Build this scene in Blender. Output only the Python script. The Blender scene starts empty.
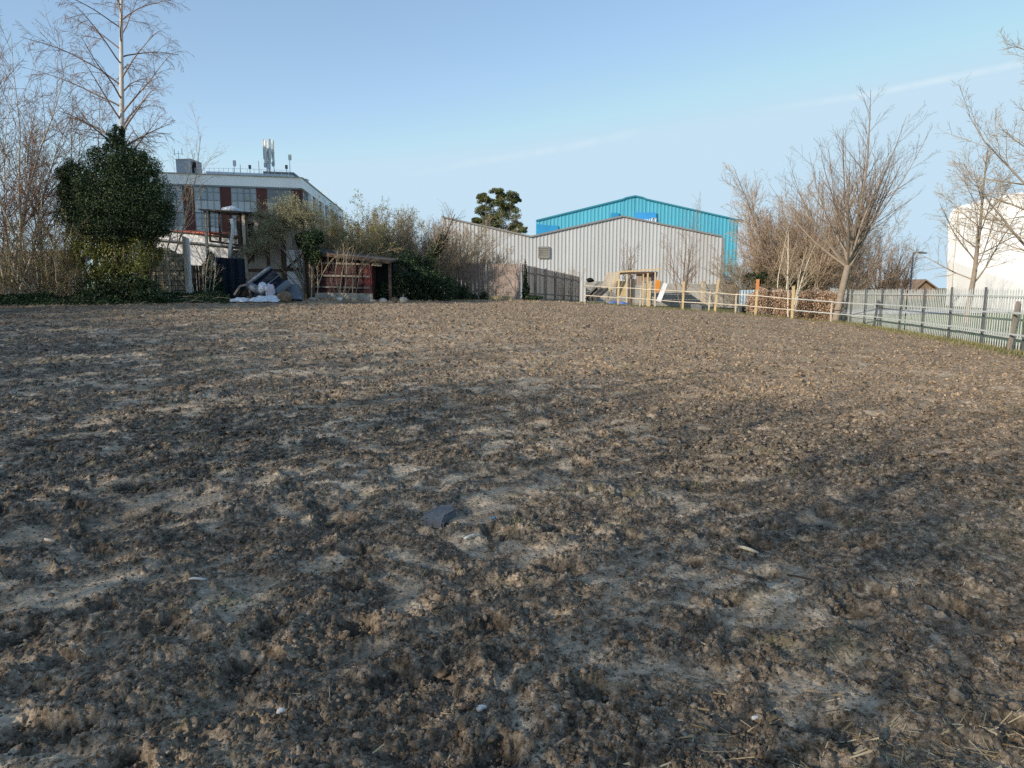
import bpy, math, random
import numpy as np
from mathutils import Vector, Matrix

# ------------------------------------------------------------------ basics
SC = bpy.context.scene
COL = SC.collection
rng = np.random.default_rng(11)
random.seed(5)
PI = math.pi
F_PX, CX, CY, HOR, CAMZ = 680.0, 512.0, 384.0, 288.0, 1.6
TH = math.atan((CY - HOR) / F_PX)
SUN_EL, SUN_AZ = math.radians(21), (-0.75, -0.66)     # towards the sun


def P(px, py, y):
    """world point at distance y in front of the viewpoint (used for surveying the site)"""
    py = py or HOR + 12                       # 0: only the bearing matters
    r, u = (px - CX) / F_PX, (CY - py) / F_PX
    d = (r, math.cos(TH) + u * math.sin(TH), -math.sin(TH) + u * math.cos(TH))
    s = y / d[1]
    return (d[0] * s, y, CAMZ + d[2] * s)


# ------------------------------------------------------------------ terrain survey
_cp = [P(0, 304, 26.5), P(100, 303, 28), P(240, 300.5, 30.5), P(330, 299.5, 32), P(440, 301, 37), P(520, 300.5, 40.5),
       P(585, 303.5, 42), P(683, 310.5, 39), P(716, 312.5, 38), P(793, 319.5, 36), P(845, 323, 36.5),
       P(918, 334, 27.1), P(1024, 353, 19), P(578, 302, 55),
       (0, 2, 0), (-6, 3, 0.0), (6, 3, 0), (0, 8, 0.0), (-8, 10, .10), (8, 9, -.02), (0, 15, .16), (-11, 16, .42),
       (0, 25, .50), (12.5, 14, -.18), (10, 25, .1), (-30, 10, .2), (-35, 30, .9), (0, -15, 0), (25, -5, -.2), (-25, -8, .1),
       (24, 20, -.3), (28, 38, -.1), (20, 60, .1), (0, 62, .55), (-25, 50, 1.0), (-40, 95, .6), (40, 80, 0), (0, 95, .4)]
_cp = np.array(_cp)


def _tps_fit(c):
    n = len(c)
    d = np.hypot(c[:, None, 0] - c[None, :, 0], c[:, None, 1] - c[None, :, 1])
    K = np.where(d > 0, d * d * np.log(d + 1e-12), 0) + np.eye(n) * .3
    Pm = np.c_[np.ones(n), c[:, :2]]
    A = np.block([[K, Pm], [Pm.T, np.zeros((3, 3))]])
    return np.linalg.solve(A, np.r_[c[:, 2], 0, 0, 0])


_w = _tps_fit(_cp)


def gz(x, y):
    x = np.asarray(x, float); y = np.asarray(y, float)
    r = np.hypot(x, y)
    k = np.minimum(1, 100 / np.maximum(r, 1e-6))          # flat beyond 100 m
    xx, yy = x * k, y * k
    z = _w[-3] + _w[-2] * xx + _w[-1] * yy
    for (cx, cy, _), w in zip(_cp, _w):
        d2 = (xx - cx) ** 2 + (yy - cy) ** 2
        z = z + w * .5 * d2 * np.log(d2 + 1e-12)
    t = np.clip((r - 60) / 40, 0, 1)
    z = z * (1 - t) + .3 * t
    return z if z.shape else float(z)


def G(px, py, y):
    """point on the ground below the surveyed direction"""
    x = P(px, py, y)[0]
    return (x, y, gz(x, y))


# ------------------------------------------------------------------ noise
def _hash(ix, iy, seed):
    h = (ix.astype(np.int64) * 374761393 + iy.astype(np.int64) * 668265263 + seed * 974634777) & 0xffffffff
    h = ((h ^ (h >> 13)) * 1274126177) & 0xffffffff
    h = ((h ^ (h >> 15)) * 2246822519) & 0xffffffff
    return ((h ^ (h >> 16)) & 0xffffff) / float(0x1000000)


def perlin(x, y, seed=0):
    x = np.asarray(x, float); y = np.asarray(y, float)
    ix = np.floor(x); iy = np.floor(y)
    fx, fy = x - ix, y - iy
    u = fx * fx * fx * (fx * (fx * 6 - 15) + 10)
    v = fy * fy * fy * (fy * (fy * 6 - 15) + 10)
    out = []
    for dx, dy in ((0, 0), (1, 0), (0, 1), (1, 1)):
        a = _hash(ix + dx, iy + dy, seed) * 2 * PI
        out.append(np.cos(a) * (fx - dx) + np.sin(a) * (fy - dy))
    return ((out[0] * (1 - u) + out[1] * u) * (1 - v) + (out[2] * (1 - u) + out[3] * u) * v) * 1.5


def fbm(x, y, seed=0, octv=4, gain=.5):
    s, a, f = 0, 1, 1
    for o in range(octv):
        s = s + a * perlin(x * f + 17.3 * o, y * f - 9.1 * o, seed + o)
        a *= gain; f *= 2.03
    return s


def worley(x, y, seed=0):
    ix = np.floor(x); iy = np.floor(y)
    best = np.full(x.shape, 9.0); bid = np.zeros(x.shape)
    for dx in (-1, 0, 1):
        for dy in (-1, 0, 1):
            cx, cy = ix + dx, iy + dy
            px = cx + _hash(cx, cy, seed); py = cy + _hash(cx, cy, seed + 1)
            d = (x - px) ** 2 + (y - py) ** 2
            m = d < best
            best = np.where(m, d, best); bid = np.where(m, _hash(cx, cy, seed + 2), bid)
    return np.sqrt(best), bid


def sstep(a, b, x):
    t = np.clip((x - a) / (b - a), 0, 1)
    return t * t * (3 - 2 * t)


# ------------------------------------------------------------------ materials
def nt(name):
    m = bpy.data.materials.new(name); m.use_nodes = True
    t = m.node_tree; b = t.nodes['Principled BSDF']
    return m, t, b


def N(t, typ, **kw):
    n = t.nodes.new(typ)
    for k, v in kw.items():
        if k in n.inputs: n.inputs[k].default_value = v
        else: setattr(n, k, v)
    return n


def ramp(t, fac, stops):
    r = t.nodes.new('ShaderNodeValToRGB')
    els = r.color_ramp.elements
    while len(els) < len(stops): els.new(.5)
    for e, (p, c) in zip(els, stops):
        e.position = p; e.color = (*c, 1) if len(c) == 3 else c
    t.links.new(fac, r.inputs[0])
    return r


def mul(c, k): return tuple(max(0, min(1, a * k)) for a in c)


def mat(name, col, rough=.8, scale=3.0, var=.25, bump=.15, bscale=30, stretch=(1, 1, 1), stain=None, spec=.3, metal=0):
    """weathered surface: two noise scales over the base colour, optional stain colour, bump"""
    m, t, b = nt(name)
    tc = N(t, 'ShaderNodeTexCoord'); mp = N(t, 'ShaderNodeMapping'); mp.inputs['Scale'].default_value = stretch
    t.links.new(tc.outputs['Object'], mp.inputs['Vector'])
    n1 = N(t, 'ShaderNodeTexNoise', Scale=scale, Detail=6, Roughness=.65)
    t.links.new(mp.outputs[0], n1.inputs['Vector'])
    r = ramp(t, n1.outputs['Fac'], [(.28, mul(col, 1 - var)), (.5, col), (.72, mul(col, 1 + var))])
    out = r.outputs[0]
    if stain:
        n3 = N(t, 'ShaderNodeTexNoise', Scale=scale * .37, Detail=5, Roughness=.7)
        t.links.new(mp.outputs[0], n3.inputs['Vector'])
        r3 = ramp(t, n3.outputs['Fac'], [(.48, (0, 0, 0)), (.68, (.8, .8, .8))])
        mx = N(t, 'ShaderNodeMix', data_type='RGBA')
        t.links.new(r3.outputs[0], mx.inputs[0]); t.links.new(out, mx.inputs[6]); mx.inputs[7].default_value = (*stain, 1)
        out = mx.outputs[2]
    t.links.new(out, b.inputs['Base Color'])
    b.inputs['Roughness'].default_value = rough; b.inputs['Specular IOR Level'].default_value = spec
    b.inputs['Metallic'].default_value = metal
    if bump:
        n2 = N(t, 'ShaderNodeTexNoise', Scale=bscale, Detail=4)
        t.links.new(mp.outputs[0], n2.inputs['Vector'])
        bp = N(t, 'ShaderNodeBump', Strength=bump, Distance=.03)
        t.links.new(n2.outputs['Fac'], bp.inputs['Height']); t.links.new(bp.outputs[0], b.inputs['Normal'])
    return m


def leafmat(name, stops, rough=.55, trans=.25, spec=.3):
    m, t, b = nt(name)
    g = N(t, 'ShaderNodeNewGeometry')
    r = ramp(t, g.outputs['Random Per Island'], stops)
    t.links.new(r.outputs[0], b.inputs['Base Color'])
    b.inputs['Roughness'].default_value = rough; b.inputs['Specular IOR Level'].default_value = spec
    tr = N(t, 'ShaderNodeBsdfTranslucent'); t.links.new(r.outputs[0], tr.inputs['Color'])
    mx = N(t, 'ShaderNodeMixShader'); mx.inputs[0].default_value = trans
    t.links.new(b.outputs[0], mx.inputs[1]); t.links.new(tr.outputs[0], mx.inputs[2])
    t.links.new(mx.outputs[0], t.nodes['Material Output'].inputs['Surface'])
    return m


def barkmat(name, c1, c2, scale=8):
    m, t, b = nt(name)
    tc = N(t, 'ShaderNodeTexCoord'); n = N(t, 'ShaderNodeTexNoise', Scale=scale, Detail=5)
    t.links.new(tc.outputs['Object'], n.inputs['Vector'])
    g = N(t, 'ShaderNodeNewGeometry')
    ad = N(t, 'ShaderNodeMath', operation='MULTIPLY_ADD'); ad.inputs[1].default_value = .45; 
    t.links.new(g.outputs['Random Per Island'], ad.inputs[0])
    ml = N(t, 'ShaderNodeMath', operation='MULTIPLY'); ml.inputs[1].default_value = .6
    t.links.new(n.outputs['Fac'], ml.inputs[0]); t.links.new(ml.outputs[0], ad.inputs[2])
    r = ramp(t, ad.outputs[0], [(.2, c1), (.75, c2)])
    t.links.new(r.outputs[0], b.inputs['Base Color']); b.inputs['Roughness'].default_value = .9
    b.inputs['Specular IOR Level'].default_value = .15
    return m


# ------------------------------------------------------------------ objects
def tag(o, label=None, cat=None, group=None, kind=None):
    if label: o['label'] = label
    if cat: o['category'] = cat
    if group: o['group'] = group
    if kind: o['kind'] = kind
    return o


def thing(name, loc, label, cat, group=None):
    o = bpy.data.objects.new(name, None); COL.objects.link(o)
    o.location = loc; o.empty_display_size = .2
    return tag(o, label, cat, group)


def wloc(o):
    v = Vector((0, 0, 0))
    while o is not None:
        v = v + o.location; o = o.parent
    return v


def link(name, me, m, parent=None, smooth=False):
    o = bpy.data.objects.new(name, me); COL.objects.link(o)
    if m: me.materials.append(m)
    if parent: o.parent = parent
    return o


def mesh_np(name, V, Fs, smooth=False, attrs=None):
    """Fs: list of (n,k) index arrays"""
    me = bpy.data.meshes.new(name)
    V = np.asarray(V, np.float32); me.vertices.add(len(V)); me.vertices.foreach_set('co', V.ravel())
    if not isinstance(Fs, (list, tuple)): Fs = [Fs]
    Fs = [np.asarray(f, np.int32) for f in Fs if len(f)]
    loops = np.concatenate([f.ravel() for f in Fs])
    starts, o = [], 0
    for f in Fs:
        starts.append(o + np.arange(len(f)) * f.shape[1]); o += f.size
    starts = np.concatenate(starts).astype(np.int32)
    me.loops.add(len(loops)); me.loops.foreach_set('vertex_index', loops)
    me.polygons.add(len(starts)); me.polygons.foreach_set('loop_start', starts)
    if smooth: me.polygons.foreach_set('use_smooth', np.ones(len(starts), bool))
    for k, a in (attrs or {}).items():
        at = me.attributes.new(k, 'FLOAT', 'POINT'); at.data.foreach_set('value', np.asarray(a, np.float32))
    me.update(calc_edges=True)
    return me


class MB:
    """collects primitives in world coordinates and links them as one mesh object"""
    def __init__(s): s.v = []; s.f = []

    def add(s, vs, fs):
        n = len(s.v); s.v += [tuple(v) for v in vs]; s.f += [tuple(i + n for i in f) for f in fs]; return s

    def hexa(s, p):   # 8 points: bottom ring 0-3, top ring 4-7
        return s.add(p, [(3, 2, 1, 0), (4, 5, 6, 7), (0, 1, 5, 4), (1, 2, 6, 5), (2, 3, 7, 6), (3, 0, 4, 7)])

    def box(s, c, d, M=None):
        x, y, z = [k / 2 for k in d]
        p = [Vector(q) for q in ((-x, -y, -z), (x, -y, -z), (x, y, -z), (-x, y, -z), (-x, -y, z), (x, -y, z), (x, y, z), (-x, y, z))]
        if M is not None: p = [M @ q for q in p]
        return s.hexa([q + Vector(c) for q in p])

    def bar(s, a, b, w, h=None, up=(0, 0, 1)):
        """rectangular bar from a to b; w across, h along 'up'"""
        a, b = Vector(a), Vector(b); h = h or w
        t = (b - a).normalized(); u = Vector(up)
        if abs(t.dot(u)) > .95: u = Vector((0, 1, 0))
        r = t.cross(u).normalized(); u = r.cross(t)
        q = [(-1, -1), (1, -1), (1, 1), (-1, 1)]
        return s.hexa([a + r * i * w / 2 + u * j * h / 2 for i, j in q] + [b + r * i * w / 2 + u * j * h / 2 for i, j in q])

    def tube(s, pts, rad, n=8, cap=True):
        pts = [Vector(p) for p in pts]
        if not hasattr(rad, '__len__'): rad = [rad] * len(pts)
        base = len(s.v); vs = []; u = None
        for i, p in enumerate(pts):
            t = (pts[min(i + 1, len(pts) - 1)] - pts[max(i - 1, 0)]).normalized()
            if u is None:
                u = t.orthogonal().normalized()
            u = (u - t * u.dot(t)).normalized(); v = t.cross(u)
            vs += [p + (u * math.cos(2 * PI * k / n) + v * math.sin(2 * PI * k / n)) * rad[i] for k in range(n)]
        fs = [(i * n + k, i * n + (k + 1) % n, (i + 1) * n + (k + 1) % n, (i + 1) * n + k) for i in range(len(pts) - 1) for k in range(n)]
        if cap: fs += [tuple(range(n - 1, -1, -1)), tuple((len(pts) - 1) * n + k for k in range(n))]
        return s.add(vs, fs)

    def prism(s, poly, vec):
        """planar polygon extruded by vec"""
        n = len(poly); vec = Vector(vec); a = [Vector(p) for p in poly]; b = [p + vec for p in a]
        return s.add(a + b, [tuple(range(n)), tuple(range(2 * n - 1, n - 1, -1))] + [(i, i + n, (i + 1) % n + n, (i + 1) % n) for i in range(n)])

    def build(s, name, m, parent=None, smooth=False, bevel=0):
        me = bpy.data.meshes.new(name)
        o0 = wloc(parent) if parent else Vector((0, 0, 0))
        me.from_pydata([tuple(Vector(v) - o0) for v in s.v], [], s.f)
        import bmesh
        bm = bmesh.new(); bm.from_mesh(me); bmesh.ops.recalc_face_normals(bm, faces=bm.faces[:])
        if bevel:
            bmesh.ops.bevel(bm, geom=bm.edges[:], offset=bevel, segments=2, affect='EDGES', clamp_overlap=True)
        bm.to_mesh(me); bm.free()
        if smooth: me.polygons.foreach_set('use_smooth', np.ones(len(me.polygons), bool))
        me.update()
        return link(name, me, m, parent)


def blob(c, r, seed=0, sub=3, amp=.3, freq=1.6, squash=None):
    """lumpy closed form -> verts, faces"""
    import bmesh
    bm = bmesh.new(); bmesh.ops.create_icosphere(bm, subdivisions=sub, radius=1)
    from mathutils import noise
    vs = []
    for v in bm.verts:
        k = 1 + amp * noise.fractal(v.co * freq + Vector((seed * 7.3, seed * 1.7, 0)), 1.0, 2.0, 3)
        q = v.co * k
        if squash: q.z = max(q.z, squash)
        vs.append((c[0] + q.x * r[0], c[1] + q.y * r[1], c[2] + q.z * r[2]))
    fs = [tuple(v.index for v in f.verts) for f in bm.faces]; bm.free()
    return vs, fs


def copy_tree(o, parent=None):
    c = o.copy(); COL.objects.link(c); c.parent = parent
    for ch in list(o.children): copy_tree(ch, c)
    return c


# ------------------------------------------------------------------ tree growing (vectorised)
def unit(v): return v / np.maximum(np.linalg.norm(v, axis=-1, keepdims=True), 1e-9)


def polylines(start, d, L, r0, r1, K, wig, trop, rg):
    B = len(start); pts = np.zeros((B, K, 3)); rad = np.zeros((B, K))
    pts[:, 0] = start; d = unit(d)
    for k in range(K):
        rad[:, k] = r0 + (r1 - r0) * (k / (K - 1))
        if k:
            d = d + rg.normal(0, wig, (B, 3)); d[:, 2] += trop
            d = unit(d); pts[:, k] = pts[:, k - 1] + d * (L / (K - 1))[:, None]
    return pts, rad


def sprout(parent, n, t0, t1, ang, asd, ratio, K, wig, trop, rg, rr=.6, rtip=.35, fall=.5, rmin=.003, flat=0):
    pts, rad = parent; B, KP, _ = pts.shape
    seg = np.linalg.norm(np.diff(pts, axis=1), axis=2).sum(1)
    idx = np.repeat(np.arange(B), n); M = len(idx)
    t = t0 + (t1 - t0) * (np.tile((np.arange(n) + .5) / n, B) + rg.uniform(-.5, .5, M) / n)
    f = np.clip(t, 0, .999) * (KP - 1); i = f.astype(int); w = (f - i)[:, None]
    st = pts[idx, i] * (1 - w) + pts[idx, i + 1] * w
    tan = unit(pts[idx, i + 1] - pts[idx, i])
    r = rad[idx, i] * (1 - w[:, 0]) + rad[idx, i + 1] * w[:, 0]
    perp = unit(np.cross(tan, rg.normal(0, 1, (M, 3))))
    if flat: perp[:, 2] *= (1 - flat); perp = unit(perp)
    a = np.radians(rg.normal(ang, asd, M))[:, None]
    d = tan * np.cos(a) + perp * np.sin(a)
    L = seg[idx] * ratio * (1 - fall * (t - t0) / max(t1 - t0, 1e-6)) * rg.uniform(.65, 1.25, M)
    r0 = np.maximum(r * rr, rmin)
    return polylines(st, d, L, r0, np.maximum(r0 * rtip, rmin * .6), K, wig, trop, rg)


def tubes(groups, o0=(0, 0, 0)):
    """groups: list of (pts, rad, sides) -> V, F"""
    Vs, Fs, off = [], [], 0
    for pts, rad, S in groups:
        B, K, _ = pts.shape
        T = unit(np.gradient(pts, axis=1)); mT = unit(T.mean(1))
        ref = np.where((np.abs(mT[:, 2]) < .9)[:, None], np.array([0, 0, 1.]), np.array([1., 0, 0]))[:, None]
        U = unit(np.cross(T, np.broadcast_to(ref, T.shape))); W = np.cross(T, U)
        a = np.arange(S) * 2 * PI / S
        ring = pts[:, :, None] + rad[:, :, None, None] * (np.cos(a)[:, None] * U[:, :, None] + np.sin(a)[:, None] * W[:, :, None])
        idx = np.arange(B * K * S).reshape(B, K, S) + off
        q = np.stack([idx[:, :-1], np.roll(idx[:, :-1], -1, 2), np.roll(idx[:, 1:], -1, 2), idx[:, 1:]], -1).reshape(-1, 4)
        Vs.append(ring.reshape(-1, 3)); Fs.append(q); off += B * K * S
    return np.concatenate(Vs) - np.asarray(o0), np.concatenate(Fs)


def build_tree(root, trunk_groups, crown_groups, mt, mc, crown='crown'):
    o0 = wloc(root)
    V, F = tubes(trunk_groups, o0); link('trunk', mesh_np('trunk', V, F, True), mt, root)
    V, F = tubes(crown_groups, o0); link(crown, mesh_np(crown, V, F, True), mc, root)


def leaves(centers, size, rg, normal=None, nrand=1.0, aspect=.65, droop=0):
    """diamond leaves folded along the midrib, one island each"""
    n = len(centers)
    nm = rg.normal(0, 1, (n, 3)) * nrand
    if normal is not None: nm = nm + normal
    nm = unit(nm); a = unit(np.cross(nm, rg.normal(0, 1, (n, 3)))); a[:, 2] -= droop; a = unit(a)
    b = unit(np.cross(nm, a)); s = (size * rg.uniform(.6, 1.35, n))[:, None]
    V = np.stack([centers - a * s * .5, centers + b * s * aspect * .5 + nm * s * .1, centers + a * s * .5, centers - b * s * aspect * .5 + nm * s * .1], 1)
    i = np.arange(n)[:, None] * 4
    return V.reshape(-1, 3), np.concatenate([i + np.array([0, 1, 2]), i + np.array([0, 2, 3])])


def clumpy(centers, rads, n_per, rg, shell=.55):
    """points filling the outer part of ellipsoidal clumps; returns points and outward normals"""
    c = np.repeat(np.asarray(centers, float), n_per, 0); r = np.repeat(np.asarray(rads, float), n_per, 0)
    u = unit(rg.normal(0, 1, c.shape)); k = (shell + (1 - shell) * rg.uniform(0, 1, len(c)) ** .6)[:, None]
    return c + u * r * k, u


# ------------------------------------------------------------------ palette
M = {}
M['bark'] = barkmat('bark_grey_brown', (.16, .125, .095), (.36, .30, .235))
M['bark_dark'] = barkmat('bark_dark', (.085, .065, .05), (.22, .175, .135))
M['twig'] = barkmat('twig_brown', (.12, .085, .065), (.33, .25, .19), 3)
M['twig_pale'] = barkmat('twig_pale', (.26, .20, .14), (.56, .46, .33), 3)
M['twig_tan'] = barkmat('twig_tan', (.21, .155, .10), (.48, .38, .26), 3)
M['twig_warm'] = barkmat('twig_warm', (.27, .185, .125), (.58, .43, .30), 3)
M['twig_red'] = barkmat('twig_reddish', (.15, .085, .06), (.36, .24, .16), 3)
M['birch'] = barkmat('birch_bark', (.36, .33, .29), (.74, .70, .64), 6)
M['pale_stem'] = barkmat('pale_stem', (.42, .38, .30), (.70, .64, .52), 5)
M['ivy'] = leafmat('ivy_leaf', [(0, (.015, .029, .017)), (.6, (.042, .068, .034)), (.9, (.085, .12, .055)), (1, (.16, .19, .08))], .6, .1, .12)
M['ivy_yellow'] = leafmat('ivy_leaf_pale', [(0, (.08, .10, .025)), (.6, (.19, .21, .05)), (1, (.34, .30, .11))], .5, .3)
M['olive'] = leafmat('olive_leaf', [(0, (.14, .14, .045)), (.5, (.28, .27, .09)), (1, (.44, .40, .18))], .6, .3)
M['sage'] = leafmat('sage_leaf', [(0, (.20, .21, .11)), (.5, (.36, .36, .20)), (1, (.55, .53, .34))], .6, .3)
M['dryleaf'] = leafmat('dry_leaf', [(0, (.42, .27, .17)), (.5, (.60, .43, .30)), (1, (.78, .62, .47))], .7, .3)
M['pine'] = leafmat('conifer_needle', [(0, (.035, .05, .02)), (.5, (.11, .125, .04)), (1, (.26, .25, .08))], .6, .2)
M['grass'] = leafmat('grass_blade', [(0, (.12, .13, .045)), (.5, (.27, .25, .10)), (1, (.46, .39, .20))], .6, .3)
M['straw'] = leafmat('straw', [(0, (.25, .18, .09)), (.6, (.50, .38, .22)), (1, (.7, .6, .4))], .7, .1)
M['white_paint'] = mat('white_paint', (.82, .82, .81), .55, 1.2, .08, .05, stain=(.64, .63, .60))
M['white_wall'] = mat('white_render', (.80, .80, .82), .8, .7, .10, .15, stain=(.48, .48, .48))
M['cream_clad'] = mat('cream_cladding', (.93, .92, .89), .6, .35, .04, .02, stretch=(1, 1, .3), stain=(.86, .83, .77))
M['concrete'] = mat('concrete', (.42, .39, .34), .9, 2.5, .25, .3, stain=(.25, .23, .18))
M['concrete_dark'] = mat('concrete_dark', (.20, .20, .20), .9, 2.5, .3, .3)
M['timber_grey'] = mat('timber_weathered', (.27, .225, .19), .9, 2, .35, .3, stretch=(5, 5, .7), stain=(.17, .14, .12))
M['timber_brown'] = mat('timber_brown', (.10, .065, .045), .85, 2, .35, .3, stretch=(5, 5, .7))
M['timber_pink'] = mat('timber_faded', (.36, .275, .225), .9, 2, .3, .3, stretch=(6, 6, .6), stain=(.34, .26, .22))
M['timber_yellow'] = mat('timber_fresh', (.62, .47, .26), .8, 2, .25, .2, stretch=(6, 6, .6), stain=(.48, .36, .22))
M['timber_pale'] = mat('timber_pale', (.60, .52, .40), .85, 2, .25, .2, stretch=(6, 6, .6), stain=(.40, .34, .26))
M['timber_orange'] = mat('timber_orange', (.62, .26, .10), .8, 2, .25, .2, stretch=(6, 6, .6))
M['plywood'] = mat('plywood_weathered', (.38, .32, .26), .9, 1.2, .35, .15, stretch=(3, 3, .5), stain=(.22, .18, .14))
M['red_board'] = mat('red_board', (.05, .016, .015), .7, 2.2, .35, .25, stretch=(.7, 3, 6), stain=(.05, .028, .026))
M['red_bright'] = mat('red_board_bright', (.15, .032, .028), .7, 2.2, .3, .25, stain=(.33, .16, .13))
M['navy'] = mat('navy_sheet', (.018, .026, .042), .6, 2, .35, .1, stretch=(4, 4, .5), spec=.3)
M['navy_fabric'] = mat('navy_fabric', (.016, .022, .036), .95, 8, .3, .25, 60, spec=.1)
M['sofa_grey'] = mat('grey_leatherette', (.14, .165, .20), .6, 6, .2, .15, spec=.35)
M['plastic_white'] = mat('plastic_bag_white', (.68, .73, .78), .45, 5, .12, .3, 12, spec=.5)
M['bag_pink'] = mat('plastic_bag_pinkish', (.58, .54, .58), .5, 5, .2, .3, 12)
M['bag_brown'] = mat('brown_sack', (.20, .14, .09), .9, 5, .35, .4, 16, stain=(.36, .24, .15))
M['steel'] = mat('galvanised_steel', (.60, .63, .60), .6, 6, .12, .05, stain=(.48, .51, .49), spec=.5, metal=.15)
M['steel_dark'] = mat('steel_post', (.12, .125, .13), .6, 5, .2, .05, metal=.2)
M['clad_grey'] = mat('grey_cladding', (.49, .50, .505), .6, .6, .08, .02, stretch=(1, 1, .2), stain=(.42, .405, .385))
M['clad_trim'] = mat('grey_trim', (.25, .24, .23), .6, 1, .1, 0)
M['clad_blue'] = mat('blue_cladding', (.09, .40, .52), .5, .5, .10, .02, stretch=(1, 1, .25), stain=(.07, .345, .48), spec=.4)
M['blue_trim'] = mat('blue_trim', (.03, .22, .30), .5, 1, .1, 0)
M['sign_blue'] = mat('sign_blue', (.05, .31, .66), .5, 1, .08, 0)
M['sign_deep'] = mat('sign_deep_blue', (.03, .26, .50), .5, 1, .08, 0)
M['brick'] = mat('brick_dark_red', (.125, .050, .045), .9, 1.5, .25, .2, stain=(.095, .042, .04))
M['fascia'] = mat('office_fascia', (.93, .93, .93), .6, .3, .05, .02, stretch=(1, 1, .3), stain=(.78, .78, .79))
M['pane'] = mat('office_glass', (.30, .34, .38), .12, .35, .22, 0, spec=.7)
M['pane_mid'] = mat('office_glass_mid', (.19, .22, .25), .12, .35, .3, 0, spec=.8)
M['pane_dark'] = mat('office_glass_dark', (.10, .12, .14), .1, .35, .3, 0, spec=.8)
M['spandrel'] = mat('spandrel_panel', (.50, .54, .57), .4, .5, .10, 0, spec=.5)
M['frame'] = mat('window_frame', (.23, .26, .29), .5, 1, .1, 0)
M['plant_grey'] = mat('plant_room_grey', (.33, .36, .39), .6, .6, .12, .03)
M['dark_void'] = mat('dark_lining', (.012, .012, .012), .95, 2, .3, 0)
M['roof_felt'] = mat('roof_felt', (.075, .065, .06), .9, 3, .35, .3, stain=(.16, .14, .11))
M['tile_red'] = mat('clay_tile', (.48, .15, .095), .85, 4, .25, .3)
M['tile_brown'] = mat('roof_tile_brown', (.24, .165, .12), .85, 3, .25, .2)
M['antenna'] = mat('antenna_white', (.62, .62, .60), .6, 2, .1, 0)
M['orange_plastic'] = mat('orange_plastic', (.68, .27, .05), .5, 2, .15, 0)
M['blue_tarp'] = mat('blue_tarp', (.12, .20, .46), .5, 3, .25, .4, 10, spec=.4)
M['slate'] = mat('slate_stone', (.105, .115, .13), .7, 6, .25, .4, 30)
M['blue_scrap'] = mat('blue_scrap', (.10, .22, .34), .6, 3, .2, 0)
M['chalk'] = mat('chalk_white', (.66, .64, .60), .8, 8, .15, .1)
M['stick'] = mat('stick_brown', (.085, .06, .045), .9, 8, .3, .3)
M['block_wall'] = mat('block_wall_grey', (.42, .40, .36), .9, .8, .25, .2, stain=(.25, .25, .25))
M['sheet_blue'] = mat('pale_blue_sheet', (.42, .52, .60), .6, 1.5, .15, .05, stain=(.34, .40, .45))


def blockwork():
    m, t, b = nt('pale_blockwork')
    tc = N(t, 'ShaderNodeTexCoord'); mp = N(t, 'ShaderNodeMapping'); mp.inputs['Rotation'].default_value = (PI / 2, 0, 0)
    t.links.new(tc.outputs['Object'], mp.inputs['Vector'])
    br = N(t, 'ShaderNodeTexBrick', Scale=1.0)
    br.inputs['Color1'].default_value = (.78, .68, .48, 1); br.inputs['Color2'].default_value = (.66, .57, .41, 1)
    br.inputs['Mortar'].default_value = (.15, .125, .09, 1); br.inputs['Mortar Size'].default_value = .018
    br.inputs['Brick Width'].default_value = .44; br.inputs['Row Height'].default_value = .215
    t.links.new(mp.outputs[0], br.inputs['Vector'])
    n = N(t, 'ShaderNodeTexNoise', Scale=5, Detail=5); t.links.new(tc.outputs['Object'], n.inputs['Vector'])
    r = ramp(t, n.outputs['Fac'], [(.3, (.75, .75, .75)), (.7, (1, 1, 1))])
    mx = N(t, 'ShaderNodeMix', data_type='RGBA', blend_type='MULTIPLY'); mx.inputs[0].default_value = 1
    t.links.new(br.outputs['Color'], mx.inputs[6]); t.links.new(r.outputs[0], mx.inputs[7])
    t.links.new(mx.outputs[2], b.inputs['Base Color']); b.inputs['Roughness'].default_value = .9
    bp = N(t, 'ShaderNodeBump', Strength=.5, Distance=.02); t.links.new(br.outputs['Fac'], bp.inputs['Height']); bp.invert = True
    t.links.new(bp.outputs[0], b.inputs['Normal'])
    return m


M['blocks'] = blockwork()
SUN_E, SKY_S = 4.8, .305
# ------------------------------------------------------------------ the field
FIELD = np.array([(-45, 22), (-21.5, 26.3), (-16.5, 27.8), (-12.3, 30.0), (-8.6, 31.4), (-4, 36.3), (.5, 39.6), (4.5, 41.5), (10, 38.3),
                  (15, 35.6), (17.2, 35.6), (13.6, 19), (12.1, 11), (11, -20), (-45, -20)], float)


def poly_sd(x, y, poly):
    """distance to the polygon edge, negative inside"""
    best = np.full(x.shape, 1e9); ins = np.zeros(x.shape, bool); n = len(poly)
    for i in range(n):
        ax, ay = poly[i]; bx, by = poly[(i + 1) % n]; ex, ey = bx - ax, by - ay
        t = np.clip(((x - ax) * ex + (y - ay) * ey) / (ex * ex + ey * ey), 0, 1)
        best = np.minimum(best, (x - ax - t * ex) ** 2 + (y - ay - t * ey) ** 2)
        c = ((ay > y) != (by > y)) & (x < (bx - ax) * (y - ay) / (by - ay + 1e-12) + ax); ins ^= c
    return np.where(ins, -1, 1) * np.sqrt(best)


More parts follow.
